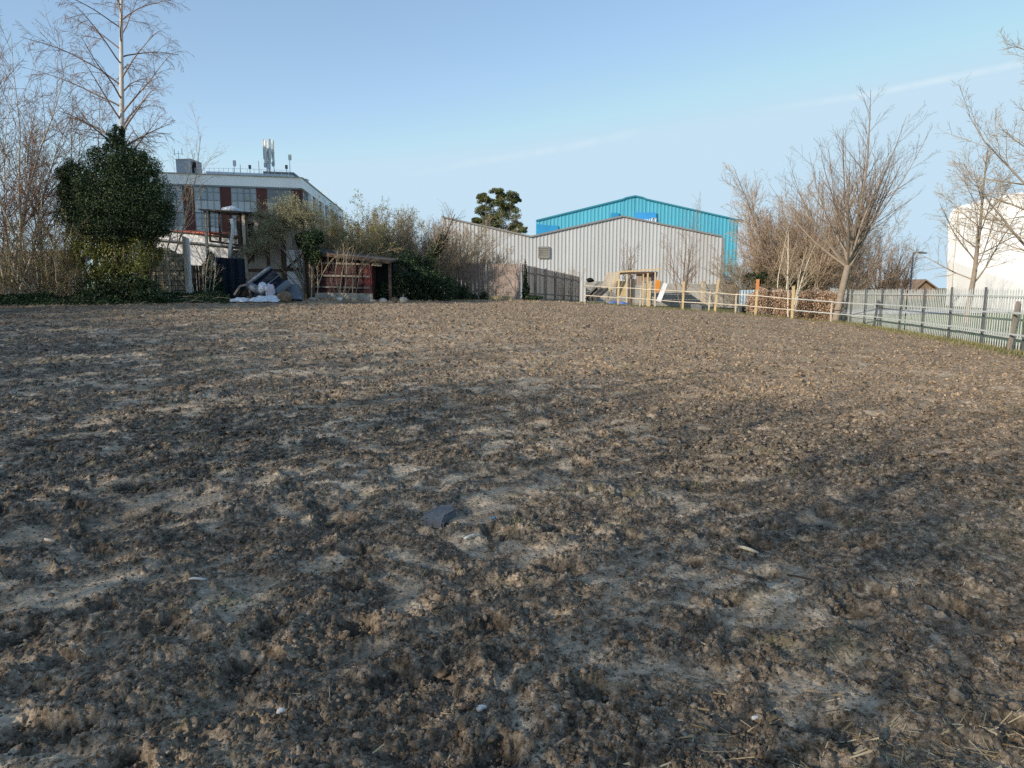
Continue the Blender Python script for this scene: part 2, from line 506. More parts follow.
def roughness(x, y):
    """0 trampled flat ... 1 churned"""
    wx = x + .35 * fbm(x * .9, y * .9, 71, 3); wy = y + .35 * fbm(x * .9, y * .9, 72, 3)
    r = .53 + .17 * fbm(wx * .45, wy * .6, 5, 3, .6) + .38 * fbm(wx * 2.6, wy * 3.6, 6, 4, .66)
    bias = .30 * sstep(.8, 3.8, x + .15 * y - .5) * sstep(14, 5, y) + .20 * sstep(1.0, 5, x + .15 * y - .5) * sstep(5, 14, y) + .16 * sstep(3.6, 2.4, y) - .02
    bias = bias + .25 * sstep(17, 26, y)
    return np.clip(r + bias, 0, 1)


def detail(x, y, R):
    hx = x + .05 * perlin(x * 7, y * 7, 31); hy = y + .05 * perlin(x * 7, y * 7, 32)
    h = .034 * fbm(x * .8, y * .8, 40, 3) + .02 * fbm(x * 3.1, y * 3.1, 41, 3)
    big = sstep(.52, .85, R)
    k = .10 + .90 * sstep(.36, .62, R)
    hx = hx + .022 * perlin(x * 23, y * 23, 33); hy = hy + .022 * perlin(x * 23, y * 23, 34)
    def billow(f, sd): return np.abs(perlin(hx * f, hy * f, sd))
    d, i = worley(hx / .15, hy / .15, 50); l1 = np.clip(1 - (d / .8) ** 2, 0, 1) * i ** 2
    d, i = worley(hx / .043, hy / .043, 56); l3 = np.clip(1 - (d / .75) ** 2, 0, 1) * i ** 1.3
    clod = (.003 + .022 * big) * l1 + .012 * l3 + (.009 + .017 * big) * billow(4.6, 60) + (.012 + .013 * big) * billow(10.5, 62) + .016 * billow(22, 67) + .012 * billow(41, 68) + .006 * billow(77, 70)
    clod = clod - .016 * big * sstep(.1, .5, perlin(hx * 7.5, hy * 7.5, 69))
    crumb = .005 * fbm(x * 37, y * 37, 61, 2, .6)
    d, i = worley(hx / .42, hy / .42, 64)
    hoof = np.where(i > .45, -.055 * (1 - sstep(.16, .30, d)) + .022 * sstep(.22, .32, d) * (1 - sstep(.32, .5, d)), 0)
    return h + k * (clod + crumb) + hoof * (.25 + .55 * sstep(.4, .6, R)) + .003 * fbm(x * 30, y * 30, 66, 2)


def build_ground():
    th = np.concatenate([np.radians(np.linspace(-46, 46, 1080)), np.radians(np.linspace(46, 314, 70))[1:-1]])
    r = np.concatenate([np.geomspace(.05, 1.1, 12)[:-1], np.exp(np.arange(math.log(1.1), math.log(4.5), .0034)), np.exp(np.arange(math.log(4.5), math.log(60), .0056)), np.geomspace(60, 6000, 42)])
    A, B = len(th), len(r)
    RR, TT = np.meshgrid(r, th, indexing='ij')
    x = RR * np.sin(TT); y = RR * np.cos(TT)
    sd = poly_sd(x, y, FIELD)
    fm = sstep(.6, -.4, sd + .35 * fbm(x * .9, y * .9, 80, 3))
    R = roughness(x, y)
    # grid cells grow with distance: drop the finest relief where it can no longer be carried
    h = detail(x, y, R) * (.12 + .88 * fm) * sstep(70, 50, RR)
    z = gz(x, y) + h
    V = np.stack([x, y, z], -1).reshape(-1, 3)
    idx = np.arange(A * B).reshape(B, A); nx = np.roll(idx, -1, 1)
    q = np.stack([idx[:-1], idx[1:], nx[1:], nx[:-1]], -1).reshape(-1, 4)
    V = np.vstack([V, [[0, 0, float(gz(0, 0))]]]); c = len(V) - 1
    tri = np.stack([np.full(A, c), idx[0], nx[0]], -1)
    R = np.append(R.ravel(), .5); fm = np.append(fm.ravel(), 1); hh = np.append(h.ravel(), 0)
    me = mesh_np('ground', V, [q, tri], True, {'rough': R, 'field': fm, 'relief': hh, 'dry': sun_tone(V[:, 0], V[:, 1])})
    return me


class NodeOut:
    def __init__(s, o): s.outputs = [o]


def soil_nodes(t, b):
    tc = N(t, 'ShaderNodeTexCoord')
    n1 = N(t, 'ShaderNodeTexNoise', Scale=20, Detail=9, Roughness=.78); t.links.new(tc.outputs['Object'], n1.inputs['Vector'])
    sun_toned = ramp(t, n1.outputs['Fac'], SOIL_SUNLIT); shade_toned = ramp(t, n1.outputs['Fac'], SOIL_SHADED)
    dat = N(t, 'ShaderNodeAttribute', attribute_name='dry')  # blend between the painted sunlit and shaded soil tones
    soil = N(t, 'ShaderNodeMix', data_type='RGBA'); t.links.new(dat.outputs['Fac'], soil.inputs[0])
    t.links.new(shade_toned.outputs[0], soil.inputs[6]); t.links.new(sun_toned.outputs[0], soil.inputs[7])
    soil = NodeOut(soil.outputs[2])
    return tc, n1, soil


SOIL_SHADED = [(.37, (.052, .043, .033)), (.50, (.168, .136, .101)), (.64, (.44, .365, .28))]  # soil tone for the shaded middle, shade put into the colour
SOIL_SUNLIT = [(.36, (.105, .074, .048)), (.50, (.345, .25, .162)), (.64, (.62, .465, .315))]  # lighter soil tone for the sunlit parts, sun put into the colour


def sun_tone(x, y):
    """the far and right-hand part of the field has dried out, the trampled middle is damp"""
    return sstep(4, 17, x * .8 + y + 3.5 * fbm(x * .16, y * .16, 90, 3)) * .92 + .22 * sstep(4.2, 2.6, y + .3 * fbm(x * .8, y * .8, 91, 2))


def ground_material():
    m, t, b = nt('trampled_soil')
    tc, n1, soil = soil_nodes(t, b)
    at = N(t, 'ShaderNodeAttribute', attribute_name='rough')
    n2 = N(t, 'ShaderNodeTexNoise', Scale=34, Detail=8, Roughness=.85); t.links.new(tc.outputs['Object'], n2.inputs['Vector'])
    ad = N(t, 'ShaderNodeMath', operation='MULTIPLY_ADD'); t.links.new(n2.outputs['Fac'], ad.inputs[0]); ad.inputs[1].default_value = .80
    t.links.new(at.outputs['Fac'], ad.inputs[2])
    fl = ramp(t, ad.outputs[0], [(.77, (1, 1, 1)), (.87, (.3, .3, .3)), (.99, (0, 0, 0))])
    n3 = N(t, 'ShaderNodeTexNoise', Scale=13, Detail=8, Roughness=.8); t.links.new(tc.outputs['Object'], n3.inputs['Vector'])
    pale = ramp(t, n3.outputs['Fac'], [(.32, (.25, .195, .13)), (.50, (.50, .40, .285)), (.66, (.78, .645, .48))])
    mx = N(t, 'ShaderNodeMix', data_type='RGBA'); t.links.new(fl.outputs[0], mx.inputs[0])
    t.links.new(soil.outputs[0], mx.inputs[6]); t.links.new(pale.outputs[0], mx.inputs[7])
    # faint green film on the flats
    n4 = N(t, 'ShaderNodeTexNoise', Scale=1.1, Detail=6, Roughness=.7); t.links.new(tc.outputs['Object'], n4.inputs['Vector'])
    gr = ramp(t, n4.outputs['Fac'], [(.56, (0, 0, 0)), (.72, (.5, .5, .5))])
    mg = N(t, 'ShaderNodeMix', data_type='RGBA'); t.links.new(gr.outputs[0], mg.inputs[0])
    t.links.new(mx.outputs[2], mg.inputs[6]); mg.inputs[7].default_value = (.23, .215, .10, 1)
    # cavities darkened in the colour, as if self-shadowed
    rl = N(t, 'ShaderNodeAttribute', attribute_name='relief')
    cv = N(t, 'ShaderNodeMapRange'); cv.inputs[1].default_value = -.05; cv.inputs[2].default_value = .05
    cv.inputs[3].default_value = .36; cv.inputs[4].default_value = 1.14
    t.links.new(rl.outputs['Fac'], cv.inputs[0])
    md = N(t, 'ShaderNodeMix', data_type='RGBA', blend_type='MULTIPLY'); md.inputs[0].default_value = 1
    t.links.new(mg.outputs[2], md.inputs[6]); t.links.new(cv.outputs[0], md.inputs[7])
    # rough grass and hardstanding outside the field
    fa = N(t, 'ShaderNodeAttribute', attribute_name='field')
    n5 = N(t, 'ShaderNodeTexNoise', Scale=2.2, Detail=7, Roughness=.75); t.links.new(tc.outputs['Object'], n5.inputs['Vector'])
    grass = ramp(t, n5.outputs['Fac'], [(.3, (.07, .075, .03)), (.5, (.16, .16, .07)), (.72, (.30, .25, .14))])
    mf = N(t, 'ShaderNodeMix', data_type='RGBA'); t.links.new(fa.outputs['Fac'], mf.inputs[0])
    t.links.new(grass.outputs[0], mf.inputs[6]); t.links.new(md.outputs[2], mf.inputs[7])
    t.links.new(mf.outputs[2], b.inputs['Base Color'])
    rr = N(t, 'ShaderNodeMapRange'); rr.inputs[1].default_value = -.05; rr.inputs[2].default_value = -.015
    rr.inputs[3].default_value = .75; rr.inputs[4].default_value = .97
    t.links.new(rl.outputs['Fac'], rr.inputs[0]); t.links.new(rr.outputs[0], b.inputs['Roughness'])
    b.inputs['Specular IOR Level'].default_value = .12
    nb = N(t, 'ShaderNodeTexNoise', Scale=55, Detail=6, Roughness=.7); t.links.new(tc.outputs['Object'], nb.inputs['Vector'])
    vb = N(t, 'ShaderNodeTexVoronoi', Scale=48); t.links.new(tc.outputs['Object'], vb.inputs['Vector'])
    sb = N(t, 'ShaderNodeMath', operation='SUBTRACT'); t.links.new(nb.outputs['Fac'], sb.inputs[0]); t.links.new(vb.outputs['Distance'], sb.inputs[1])
    bp = N(t, 'ShaderNodeBump', Strength=.8, Distance=.009); t.links.new(sb.outputs[0], bp.inputs['Height'])
    t.links.new(bp.outputs[0], b.inputs['Normal'])
    return m


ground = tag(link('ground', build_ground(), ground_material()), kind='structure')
SUNV = np.array([SUN_AZ[0] * math.cos(SUN_EL), SUN_AZ[1] * math.cos(SUN_EL), math.sin(SUN_EL)])


def surf(x, y):
    """height of the finished field surface"""
    x = np.atleast_1d(np.asarray(x, float)); y = np.atleast_1d(np.asarray(y, float))
    sd = poly_sd(x, y, FIELD); fm = sstep(.6, -.4, sd + .35 * fbm(x * .9, y * .9, 80, 3))
    return gz(x, y) + detail(x, y, roughness(x, y)) * (.12 + .88 * fm)


def sector(n, r0, r1, power=1.0, half=44):
    """scatter over the field: density falls with distance"""
    u = rng.uniform(0, 1, n); r = r0 * (r1 / r0) ** (u ** power); a = np.radians(rng.uniform(-half, half, n))
    return r * np.sin(a), r * np.cos(a), r


def clod_mesh(n, r0, r1, sub, smin, smax, thr, jag, zs=.75, grow=(1, 1.2, 1.9, 2.3)):
    import bmesh
    bm = bmesh.new(); bmesh.ops.create_icosphere(bm, subdivisions=sub, radius=1)
    base = np.array([v.co for v in bm.verts]); fc = np.array([[v.index for v in f.verts] for f in bm.faces]); bm.free()
    x, y, r = sector(n, r0, r1)
    R = roughness(x, y); sd = poly_sd(x, y, FIELD)
    keep = ((R + rng.uniform(-.10, .10, n) > thr) | (rng.uniform(0, 1, n) < .45)) & (sd < -.1)
    x, y, r, R = x[keep], y[keep], r[keep], R[keep]; n = len(x)
    s = smin * (smax / smin) ** (rng.uniform(0, 1, n) ** 2.4) * (.7 + .6 * R) * np.interp(r, [2, 8, 20, 40], grow)
    nz = 1 + rng.normal(0, jag, (n, len(base)))
    for _ in range(4):          # knobs and chipped faces
        dv = unit(rng.normal(0, 1, (n, 3))); dt = np.maximum(0, dv @ base.T); nz = nz + dt ** 3 * rng.uniform(-.5, .6, (n, 1))
    V = base[None] * nz[..., None] * rng.uniform(.55, 1.45, (n, 1, 3))
    a = rng.uniform(0, 2 * PI, n); ca, sa = np.cos(a)[:, None], np.sin(a)[:, None]
    bt = rng.normal(0, .5, n); cb, sb = np.cos(bt)[:, None], np.sin(bt)[:, None]
    X, Y, Z = V[..., 0], V[..., 1], V[..., 2] * zs
    X, Z = X * cb + Z * sb, -X * sb + Z * cb
    X, Y = X * ca - Y * sa, X * sa + Y * ca
    V = np.stack([X, Y, Z], -1) * s[:, None, None]
    V += np.stack([x, y, surf(x, y) + s * .16], -1)[:, None]
    F = (fc[None] + (np.arange(n) * len(base))[:, None, None]).reshape(-1, 3)
    return V.reshape(-1, 3), F


def clod_material():
    m, t, b = nt('soil_clod')
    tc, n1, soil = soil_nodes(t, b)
    g = N(t, 'ShaderNodeNewGeometry')
    mr = N(t, 'ShaderNodeMapRange'); mr.inputs[3].default_value = .55; mr.inputs[4].default_value = 1.18
    t.links.new(g.outputs['Random Per Island'], mr.inputs[0])
    mx = N(t, 'ShaderNodeMix', data_type='RGBA', blend_type='MULTIPLY'); mx.inputs[0].default_value = 1
    t.links.new(soil.outputs[0], mx.inputs[6]); t.links.new(mr.outputs[0], mx.inputs[7])
    t.links.new(mx.outputs[2], b.inputs['Base Color']); b.inputs['Roughness'].default_value = .95
    b.inputs['Specular IOR Level'].default_value = .15
    nb = N(t, 'ShaderNodeTexNoise', Scale=70, Detail=5, Roughness=.7); t.links.new(tc.outputs['Object'], nb.inputs['Vector'])
    bp = N(t, 'ShaderNodeBump', Strength=.8, Distance=.012); t.links.new(nb.outputs['Fac'], bp.inputs['Height'])
    t.links.new(bp.outputs[0], b.inputs['Normal'])
    return m


def build_clods():
    parts = [clod_mesh(3500, 1.4, 9, 2, .005, .020, .54, .12), clod_mesh(110000, 1.5, 11, 1, .0022, .010, .40, .24), clod_mesh(95000, 6, 42, 1, .005, .024, .44, .24, .6, (1, 1.2, 1.7, 2.0))]
    V, F, o = [], [], 0
    for v, f in parts: V.append(v); F.append(f + o); o += len(v)
    V, F = np.vstack(V), np.vstack(F)
    o = link('soil_clods', mesh_np('soil_clods', V, F, False, {'dry': sun_tone(V[:, 0], V[:, 1])}), clod_material())  # clods take the same painted sun and shade tone
    tag(o, 'loose crumbled brown soil clods strewn over the churned field', 'soil', kind='stuff')


build_clods()


def blades(x, y, z, L, wdt, lean, rg, K=3):
    n = len(x); a = rg.uniform(0, 2 * PI, n); ln = rg.uniform(.1, 1, n) * lean
    d = np.stack([np.cos(a) * ln, np.sin(a) * ln, np.sqrt(np.clip(1 - ln * ln, .01, 1))], -1)
    s = np.stack([-np.sin(a), np.cos(a), np.zeros(n)], -1) * (wdt * .5)
    p = np.stack([x, y, z], -1); L = (L * rg.uniform(.5, 1.4, n))[:, None]
    mid = p + d * L * .55; tip = p + d * L * .9; tip[:, 2] -= (L[:, 0] * ln * .15)
    V = np.stack([p - s, p + s, mid + s * .7, mid - s * .7, tip], 1).reshape(-1, 3)
    i = np.arange(n)[:, None] * 5
    return V, [i + np.array([0, 1, 2, 3]), i + np.array([3, 2, 4])]


def build_grass_and_straw():
    # verge along the foot of the fences
    xs, ys = [], []
    edge = [(-21, 26.4), (-16.5, 27.9), (-12.3, 30.1), (-8.6, 31.5), (-4, 36.4), (.5, 39.8), (4.5, 41.7), (10, 38.5), (15, 35.9), (17.3, 35.6), (13.8, 19), (12.4, 11)]
    for (ax, ay), (bx, by) in zip(edge[:-1], edge[1:]):
        L = math.hypot(bx - ax, by - ay); n = int(L * (330 if ax > 4 else 110))
        t = rng.uniform(0, 1, n); nx, ny = (ay - by) / L, (bx - ax) / L
        o = np.abs(rng.normal(0, .5, n)) * np.where(rng.uniform(0, 1, n) < .25, -1, 1.0)
        xs.append(ax + (bx - ax) * t + nx * o); ys.append(ay + (by - ay) * t + ny * o)
    x, y = np.concatenate(xs), np.concatenate(ys)
    V, F = blades(x, y, surf(x, y) - .01, .16, .014, .8, rng)
    tag(link('verge_grass', mesh_np('verge_grass', V, F), M['grass']), 'thin dry grass along the foot of the fences around the field', 'grass', kind='stuff')
    # a few green tufts in the field
    xs, ys = [], []
    for i in range(34):
        r = rng.uniform(4, 15); a = math.radians(rng.uniform(-36, 20)); n = int(rng.uniform(6, 22))
        xs.append(r * math.sin(a) + rng.normal(0, .06, n)); ys.append(r * math.cos(a) + rng.normal(0, .06, n))
    x, y = np.concatenate(xs), np.concatenate(ys)
    V, F = blades(x, y, surf(x, y) - .006, .05, .006, .9, rng)
    tag(link('grass_tufts', mesh_np('grass_tufts', V, F), M['olive']), 'tiny green weed tufts dotted over the bare field', 'weeds', kind='stuff')
    # straw, thick in the near right corner and thin elsewhere
    n = 700; x = rng.normal(1.6, .5, n); y = rng.normal(2.12, .16, n)
    x2, y2, _ = sector(420, 1.8, 12, 1.0, 40); x = np.append(x, x2); y = np.append(y, y2)
    n = len(x); a = rng.uniform(0, PI, n); L = rng.uniform(.02, .075, n) * np.where(rng.uniform(0, 1, n) < .2, 1.6, 1); ca, sa = np.cos(a), np.sin(a); q = []
    for t in (-.5, .5):
        for w in (-1, 1):
            px, py = x + ca * L * t - sa * .0016 * w, y + sa * L * t + ca * .0016 * w
            q.append(np.stack([px, py, surf(px, py) * .75 + surf(x, y) * .25 + .006 + (.010 * rng.uniform(0, 1, n) ** 3 if w > 0 else 0)], -1))
    V = np.stack([q[0], q[1], q[3], q[2]], 1).reshape(-1, 3); F = np.arange(n)[:, None] * 4 + np.array([0, 1, 2, 3])
    tag(link('straw_litter', mesh_np('straw_litter', V, F), M['straw']), 'pale broken straw scattered on the mud in the near right corner', 'straw', kind='stuff')


build_grass_and_straw()

# lawn and service road beyond the palisade
def strip_sheet(name, poly, zoff, m, n=24):
    """grid sheet following the terrain between two edge lines"""
    (a, b), (c, d) = poly
    V = []
    for i in range(n + 1):
        for j in range(n + 1):
            u, v = i / n, j / n
            p = [(a[k] * (1 - u) + b[k] * u) * (1 - v) + (c[k] * (1 - u) + d[k] * u) * v for k in (0, 1)]
            V.append((p[0], p[1], float(gz(*p)) + zoff))
    F = [(i * (n + 1) + j, (i + 1) * (n + 1) + j, (i + 1) * (n + 1) + j + 1, i * (n + 1) + j + 1) for i in range(n) for j in range(n)]
    return tag(link(name, mesh_np(name, V, np.array(F), True), m), kind='structure')


strip_sheet('lawn', (((20.2, 43), (13.8, 12)), ((44, 43), (34, 12))), .05, mat('lawn_green', (.22, .28, .11), .9, 1.5, .35, .6, 60, stain=(.20, .20, .09)))
strip_sheet('service_road', (((15, 50), (20.4, 43.6)), ((60, 50), (60, 43.6))), .06, mat('service_road_asphalt', (.62, .60, .56), .9, 1.2, .15, .3, 60))
# ------------------------------------------------------------------ palisade fence (right)
def fx(y): return 14.3 + .2111 * (y - 19)


def palisade():
    root = thing('palisade_fence', (fx(24), 24, gz(fx(24), 24)), 'grey steel palisade fence with pointed pales and dark posts along the right edge', 'fence')
    y0, y1 = 8.95, 41.3; pitch = 2.45; n = int((y1 - y0) / pitch)
    d = Vector((.2111, 1, 0)).normalized(); nrm = Vector((-d.y, d.x, 0))     # nrm points to the field
    for k in range(n + 1):
        y = 19.0 + (k - 4) * pitch - .1
        x = fx(y); z = gz(x, y)
        lean = rng.normal(0, .012)
        p = Vector((x, y, z - .1)) + nrm * .045; q = p + Vector((lean, lean, 1.92))
        mb = MB().bar(p, q, .055, .05, up=d); mb.build('post', M['steel_dark'], root)
        if k == n: break
        y2 = y + pitch; x2 = fx(y2); z2 = gz(x2, y2)
        a, b = Vector((x, y, z)), Vector((x2, y2, z2))
        r = MB()
        for hgt in (.38, 1.55): r.bar(a + Vector((0, 0, hgt)) - nrm * .01, b + Vector((0, 0, hgt)) - nrm * .01, .03, .05)
        r.build('rail', M['steel'], root)
        m = MB(); L = (b - a).length; cnt = int(L / .153)
        for i in range(cnt):
            t = (i + .5) / cnt; c = a.lerp(b, t) - nrm * .045; w = d * .043
            h = 1.80 + rng.normal(0, .012); tl = d * rng.normal(0, .012)
            if rng.uniform() < .02: continue
            o = nrm * .011
            zt = Vector((0, 0, 1))
            # shallow W section: two wings and a raised middle, pointed top
            p0, p1, p2 = c - w, c + o, c + w
            q0, q1, q2 = [v + zt * (h - .09) + tl for v in (p0, p1, p2)]
            tp = c + zt * h + tl + o
            m.add([p0, p1, p2, q0, q1, q2, tp], [(0, 1, 4, 3), (1, 2, 5, 4), (3, 4, 6), (4, 5, 6)])
        m.build('pale_panel', M['steel'], root)


palisade()

# ------------------------------------------------------------------ post and rail fence
def rail_fence():
    # posts: (px of base, distance, height, lean x, yellow?)
    posts = [(584, 42, 1.35, .05, 0), (618, 41.3, 1.60, .02, 1), (640, 40.7, 1.30, .04, 0), (649, 40.5, 1.55, .08, 1), (683, 39.4, 1.65, 0, 1),
             (709, 38.4, 1.15, .06, 0), (715, 38.1, 1.80, .14, 2), (736, 37.6, 1.05, 0, 0), (756, 37, 1.95, .05, 3), (793, 36, 1.75, 0, 1), (832, 35.6, 1.1, 0, 0)]
    root = thing('rail_fence', G(700, 0, 38.6), 'low pale timber post and rail fence crossing the far end of the field', 'fence')
    line = []
    for px, y, h, ln, kind in posts:
        x, y, z = G(px, 0, y)
        a = Vector((x, y, z - .1)); b = Vector((x + ln, y, z + h))
        w = .11 if kind else .075
        m = MB().bar(a, b, w, w, up=(0, 1, 0))
        o = m.build('post', M['timber_yellow' if kind in (1, 2, 3) else 'timber_pale'], root, bevel=.008)
        if kind == 3:
            o['label'] = 'tall fence post with an orange painted top'
            MB().bar(Vector((x + ln * .72, y - .003, z + h * .72)), Vector((x + ln * 1.005, y - .003, z + h * 1.006)), w + .02, w + .02, up=(0, 1, 0)).build('orange_band', M['timber_orange'], o)
        line.append(Vector((x, y - .09, z)))
    # continues along the palisade to the right
    for y in (31.5, 27.6, 23.0, 19.3, 15.5, 11.5):
        x = fx(y) - .30; z = gz(x, y); line.append(Vector((x, y, z)))
        h = 1.25 if abs(y - 19.3) > .1 else 1.42
        if y in (31.5, 19.3): MB().bar((x + .07, y, z - .1), (x + .09 + (.12 if y in (31.5, 19.3) else 0), y, z + h), .085, .085, up=(0, 1, 0)).build('post', M['steel_dark' if y != 19.3 else 'timber_grey'], root, bevel=.006)
    for i in range(len(line) - 1):
        for hh in (1.08, .50):
            a, b = line[i].copy(), line[i + 1].copy()
            a.z += hh + rng.normal(0, .015); b.z += hh + rng.normal(0, .015)
            t = (b - a).normalized() * .06
            MB().bar(a - t, b + t, .03, .045).build('rail', M['steel'] if i > 8 else M['timber_pale'], root)


rail_fence()

# ------------------------------------------------------------------ warehouses
def corrugated(xs, top, zb, y, depth, up_dir=-1):
    """vertical ribs: trapezoid profile facing the viewer, clipped by the roofline top(x)"""
    V, F = [], []
    for i, (x, dy) in enumerate(xs):
        V += [(x, y + dy * depth, zb), (x, y + dy * depth, top(x))]
        if i: F.append((2 * i - 2, 2 * i, 2 * i + 1, 2 * i - 1))
    return V, F


def ribs(x0, x1, pitch, flat=.45, slope=.16):
    out, x = [], x0
    while x < x1 - 1e-6:
        for f, d in ((0, 0), (flat, 0), (flat + slope, -1), (1 - slope, -1)):
            if x + f * pitch < x1: out.append((x + f * pitch, d))
        x += pitch
    return out + [(x1, 0)]


def grey_warehouse():
    y = 60.0
    xa = P(475, 225.5, y); v = P(531, 236.8, y); ap = P(622.5, 216.5, y); e = P(722.5, 236.8, y)
    slope = (ap[2] - v[2]) / (ap[0] - v[0]); lx = v[0] - (ap[0] - v[0]) * .98; lz = v[2] + (v[0] - lx) * slope
    prof = [(lx, lz), (v[0], v[2]), (ap[0], ap[2]), (e[0], e[2])]
    top = lambda x: float(np.interp(x, [p[0] for p in prof], [p[1] for p in prof]))
    zb = gz(e[0] - 8, y) - .2
    root = thing('grey_warehouse', (ap[0], y, zb + .2), 'pale grey ribbed metal warehouse with a shallow gable in front of the blue one', 'warehouse')
    xs = ribs(lx, e[0], .315, .52, .10)
    for bx in (v[0], ap[0]): xs.append((bx, 0))
    xs = sorted(xs, key=lambda q: q[0])
    V, F = corrugated(xs, top, zb, y, .05)
    MB().add(V, F).build('front_wall', M['clad_grey'], root)
    L = 34
    s = MB().add([(e[0], y, zb), (e[0] - 1.2, y + L, zb), (e[0] - 1.2, y + L, e[2]), (e[0], y, e[2])], [(0, 1, 2, 3)])
    s.build('side_wall', M['clad_grey'], root); s = MB()
    s.add([(lx, y, zb), (lx, y + L, zb), (lx, y + L, lz), (lx, y, lz)], [(0, 1, 2, 3)]); s.build('side_wall', M['clad_grey'], root)
    r = MB()
    for (x0, z0), (x1, z1) in zip(prof[:-1], prof[1:]):
        r.add([(x0, y, z0), (x1, y, z1), (x1 - (1.2 if x1 == e[0] else 0), y + L, z1), (x0, y + L, z0)], [(0, 1, 2, 3)])
    r.build('roof', M['clad_trim'], root)
    t = MB()
    for (x0, z0), (x1, z1) in zip(prof[:-1], prof[1:]):
        t.bar((x0, y - .13, z0 + .02), (x1, y - .13, z1 + .02), .10, .13)
    t.build('roof_trim', M['clad_trim'], root)
    MB().bar((e[0] + .08, y - .12, zb), (e[0] + .08, y - .12, e[2] - .1), .16, .14, up=(0, 1, 0)).build('corner_trim', M['clad_trim'], root)
    a, b = P(538.5, 247, y), P(549, 258, y)
    fr = MB()
    for p, q in (((a[0], a[2]), (b[0], a[2])), ((a[0], b[2]), (b[0], b[2])), ((a[0], a[2]), (a[0], b[2])), ((b[0], a[2]), (b[0], b[2]))):
        fr.bar((p[0], y - .16, p[1]), (q[0], y - .16, q[1]), .07, .07, up=(0, 1, 0))
    vt = fr.build('louvre_vent', M['clad_trim'], root)
    sl = MB()
    for k in range(6):
        z = b[2] + (a[2] - b[2]) * (k + .5) / 6
        sl.bar((a[0] + .05, y - .15, z), (b[0] - .05, y - .15, z), .03, .11, up=(0, -.6, .8))
    sl.build('louvre_slats', M['concrete'], vt)


grey_warehouse()


def blue_warehouse():
    y = 76.0
    pts = [P(536, 221, y), P(623, 199.6, y), P(626, 198.2, y), P(635, 196.4, y), P(642, 197.8, y), P(646, 199.6, y), P(738.5, 220.5, y)]
    px = [p[0] for p in pts]; pz = [p[2] for p in pts]
    top = lambda x: float(np.interp(x, px, pz))
    zb = .1
    root = thing('blue_warehouse', (px[3], y, zb + .2), 'turquoise blue ribbed metal warehouse rising behind the grey one', 'warehouse')
    xs = ribs(px[0], px[-1], .40, .5, .12)
    for b in px[1:-1]: xs.append((b, 0))
    xs = sorted(xs, key=lambda q: q[0])
    V, F = corrugated(xs, top, zb, y, .05)
    MB().add(V, F).build('front_wall', M['clad_blue'], root)
    L = 50; w = MB()
    w.add([(px[-1], y, zb), (px[-1] - 1, y + L, zb), (px[-1] - 1, y + L, pz[-1]), (px[-1], y, pz[-1])], [(0, 1, 2, 3)])
    w.build('side_wall', M['clad_blue'], root); w = MB()
    w.add([(px[0], y, zb), (px[0] + 4, y + L, zb), (px[0] + 4, y + L, pz[0]), (px[0], y, pz[0])], [(0, 1, 2, 3)])
    w.build('side_wall', M['clad_blue'], root)
    r = MB()
    for i in range(len(px) - 1):
        r.add([(px[i], y, pz[i]), (px[i + 1], y, pz[i + 1]), (px[i + 1] - (1 if i == len(px) - 2 else 0), y + L, pz[i + 1]), (px[i] + (4 if i == 0 else 0), y + L, pz[i])], [(0, 1, 2, 3)])
    r.build('roof', M['blue_trim'], root)
    t = MB()
    for i in range(len(px) - 1): t.bar((px[i], y - .12, pz[i] + .03), (px[i + 1], y - .12, pz[i + 1] + .03), .12, .16)
    t.bar((px[-1] - .2, y - .15, pz[-1] + .02), (px[-1] + .45, y - .15, pz[-1] - .08), .3, .3)
    t.build('roof_trim', M['blue_trim'], root)
    # bright sign panel whose white lettering just clears the grey roof
    a, b = P(634.5, 212.8, y), P(655.5, 224, y)
    sg = MB().box(((a[0] + b[0]) / 2, y - .2, (a[2] + b[2]) / 2), (b[0] - a[0], .08, a[2] - b[2])).build('sign_panel', M['sign_blue'], root)
    l = MB(); x = a[0] + .95; zt = P(650, 218.3, y)[2]; zl = zt - .62

    def stroke(x0, z0, x1, z1): l.bar((x0, y - .26, z0), (x1, y - .26, z1), .02, .12, up=(0, 0, 1) if abs(x1 - x0) > abs(z1 - z0) else (1, 0, 0))
    for k in range(5):
        xx = a[0] + 1.12 + k * .24
        stroke(xx, zl, xx, zt - (.0 if k > 2 else .12))
        if k in (3, 4): stroke(xx, zt - .05, xx + .2, zt - .05); stroke(xx + .2, zl, xx + .2, zt)
    l.build('sign_lettering', M['white_paint'], sg)
    c, d = P(611, 213.2, y), P(618.5, 218.5, y)
    MB().box(((c[0] + d[0]) / 2, y - .2, (c[2] + d[2]) / 2), (d[0] - c[0], .06, c[2] - d[2])).build('sign_panel', M['sign_deep'], root)
    # darker smooth panel low on the left
    c, d = P(536.6, 223, y), P(558, 236, y)
    MB().prism([(c[0], y - .16, d[2]), (d[0], y - .16, d[2] + .5), (d[0], y - .16, c[2] - .3), (c[0] + .9, y - .16, c[2] - .25), (c[0], y - .16, c[2] - .1)], (0, .06, 0)).build('flat_panel', M['sign_deep'], root)


blue_warehouse()


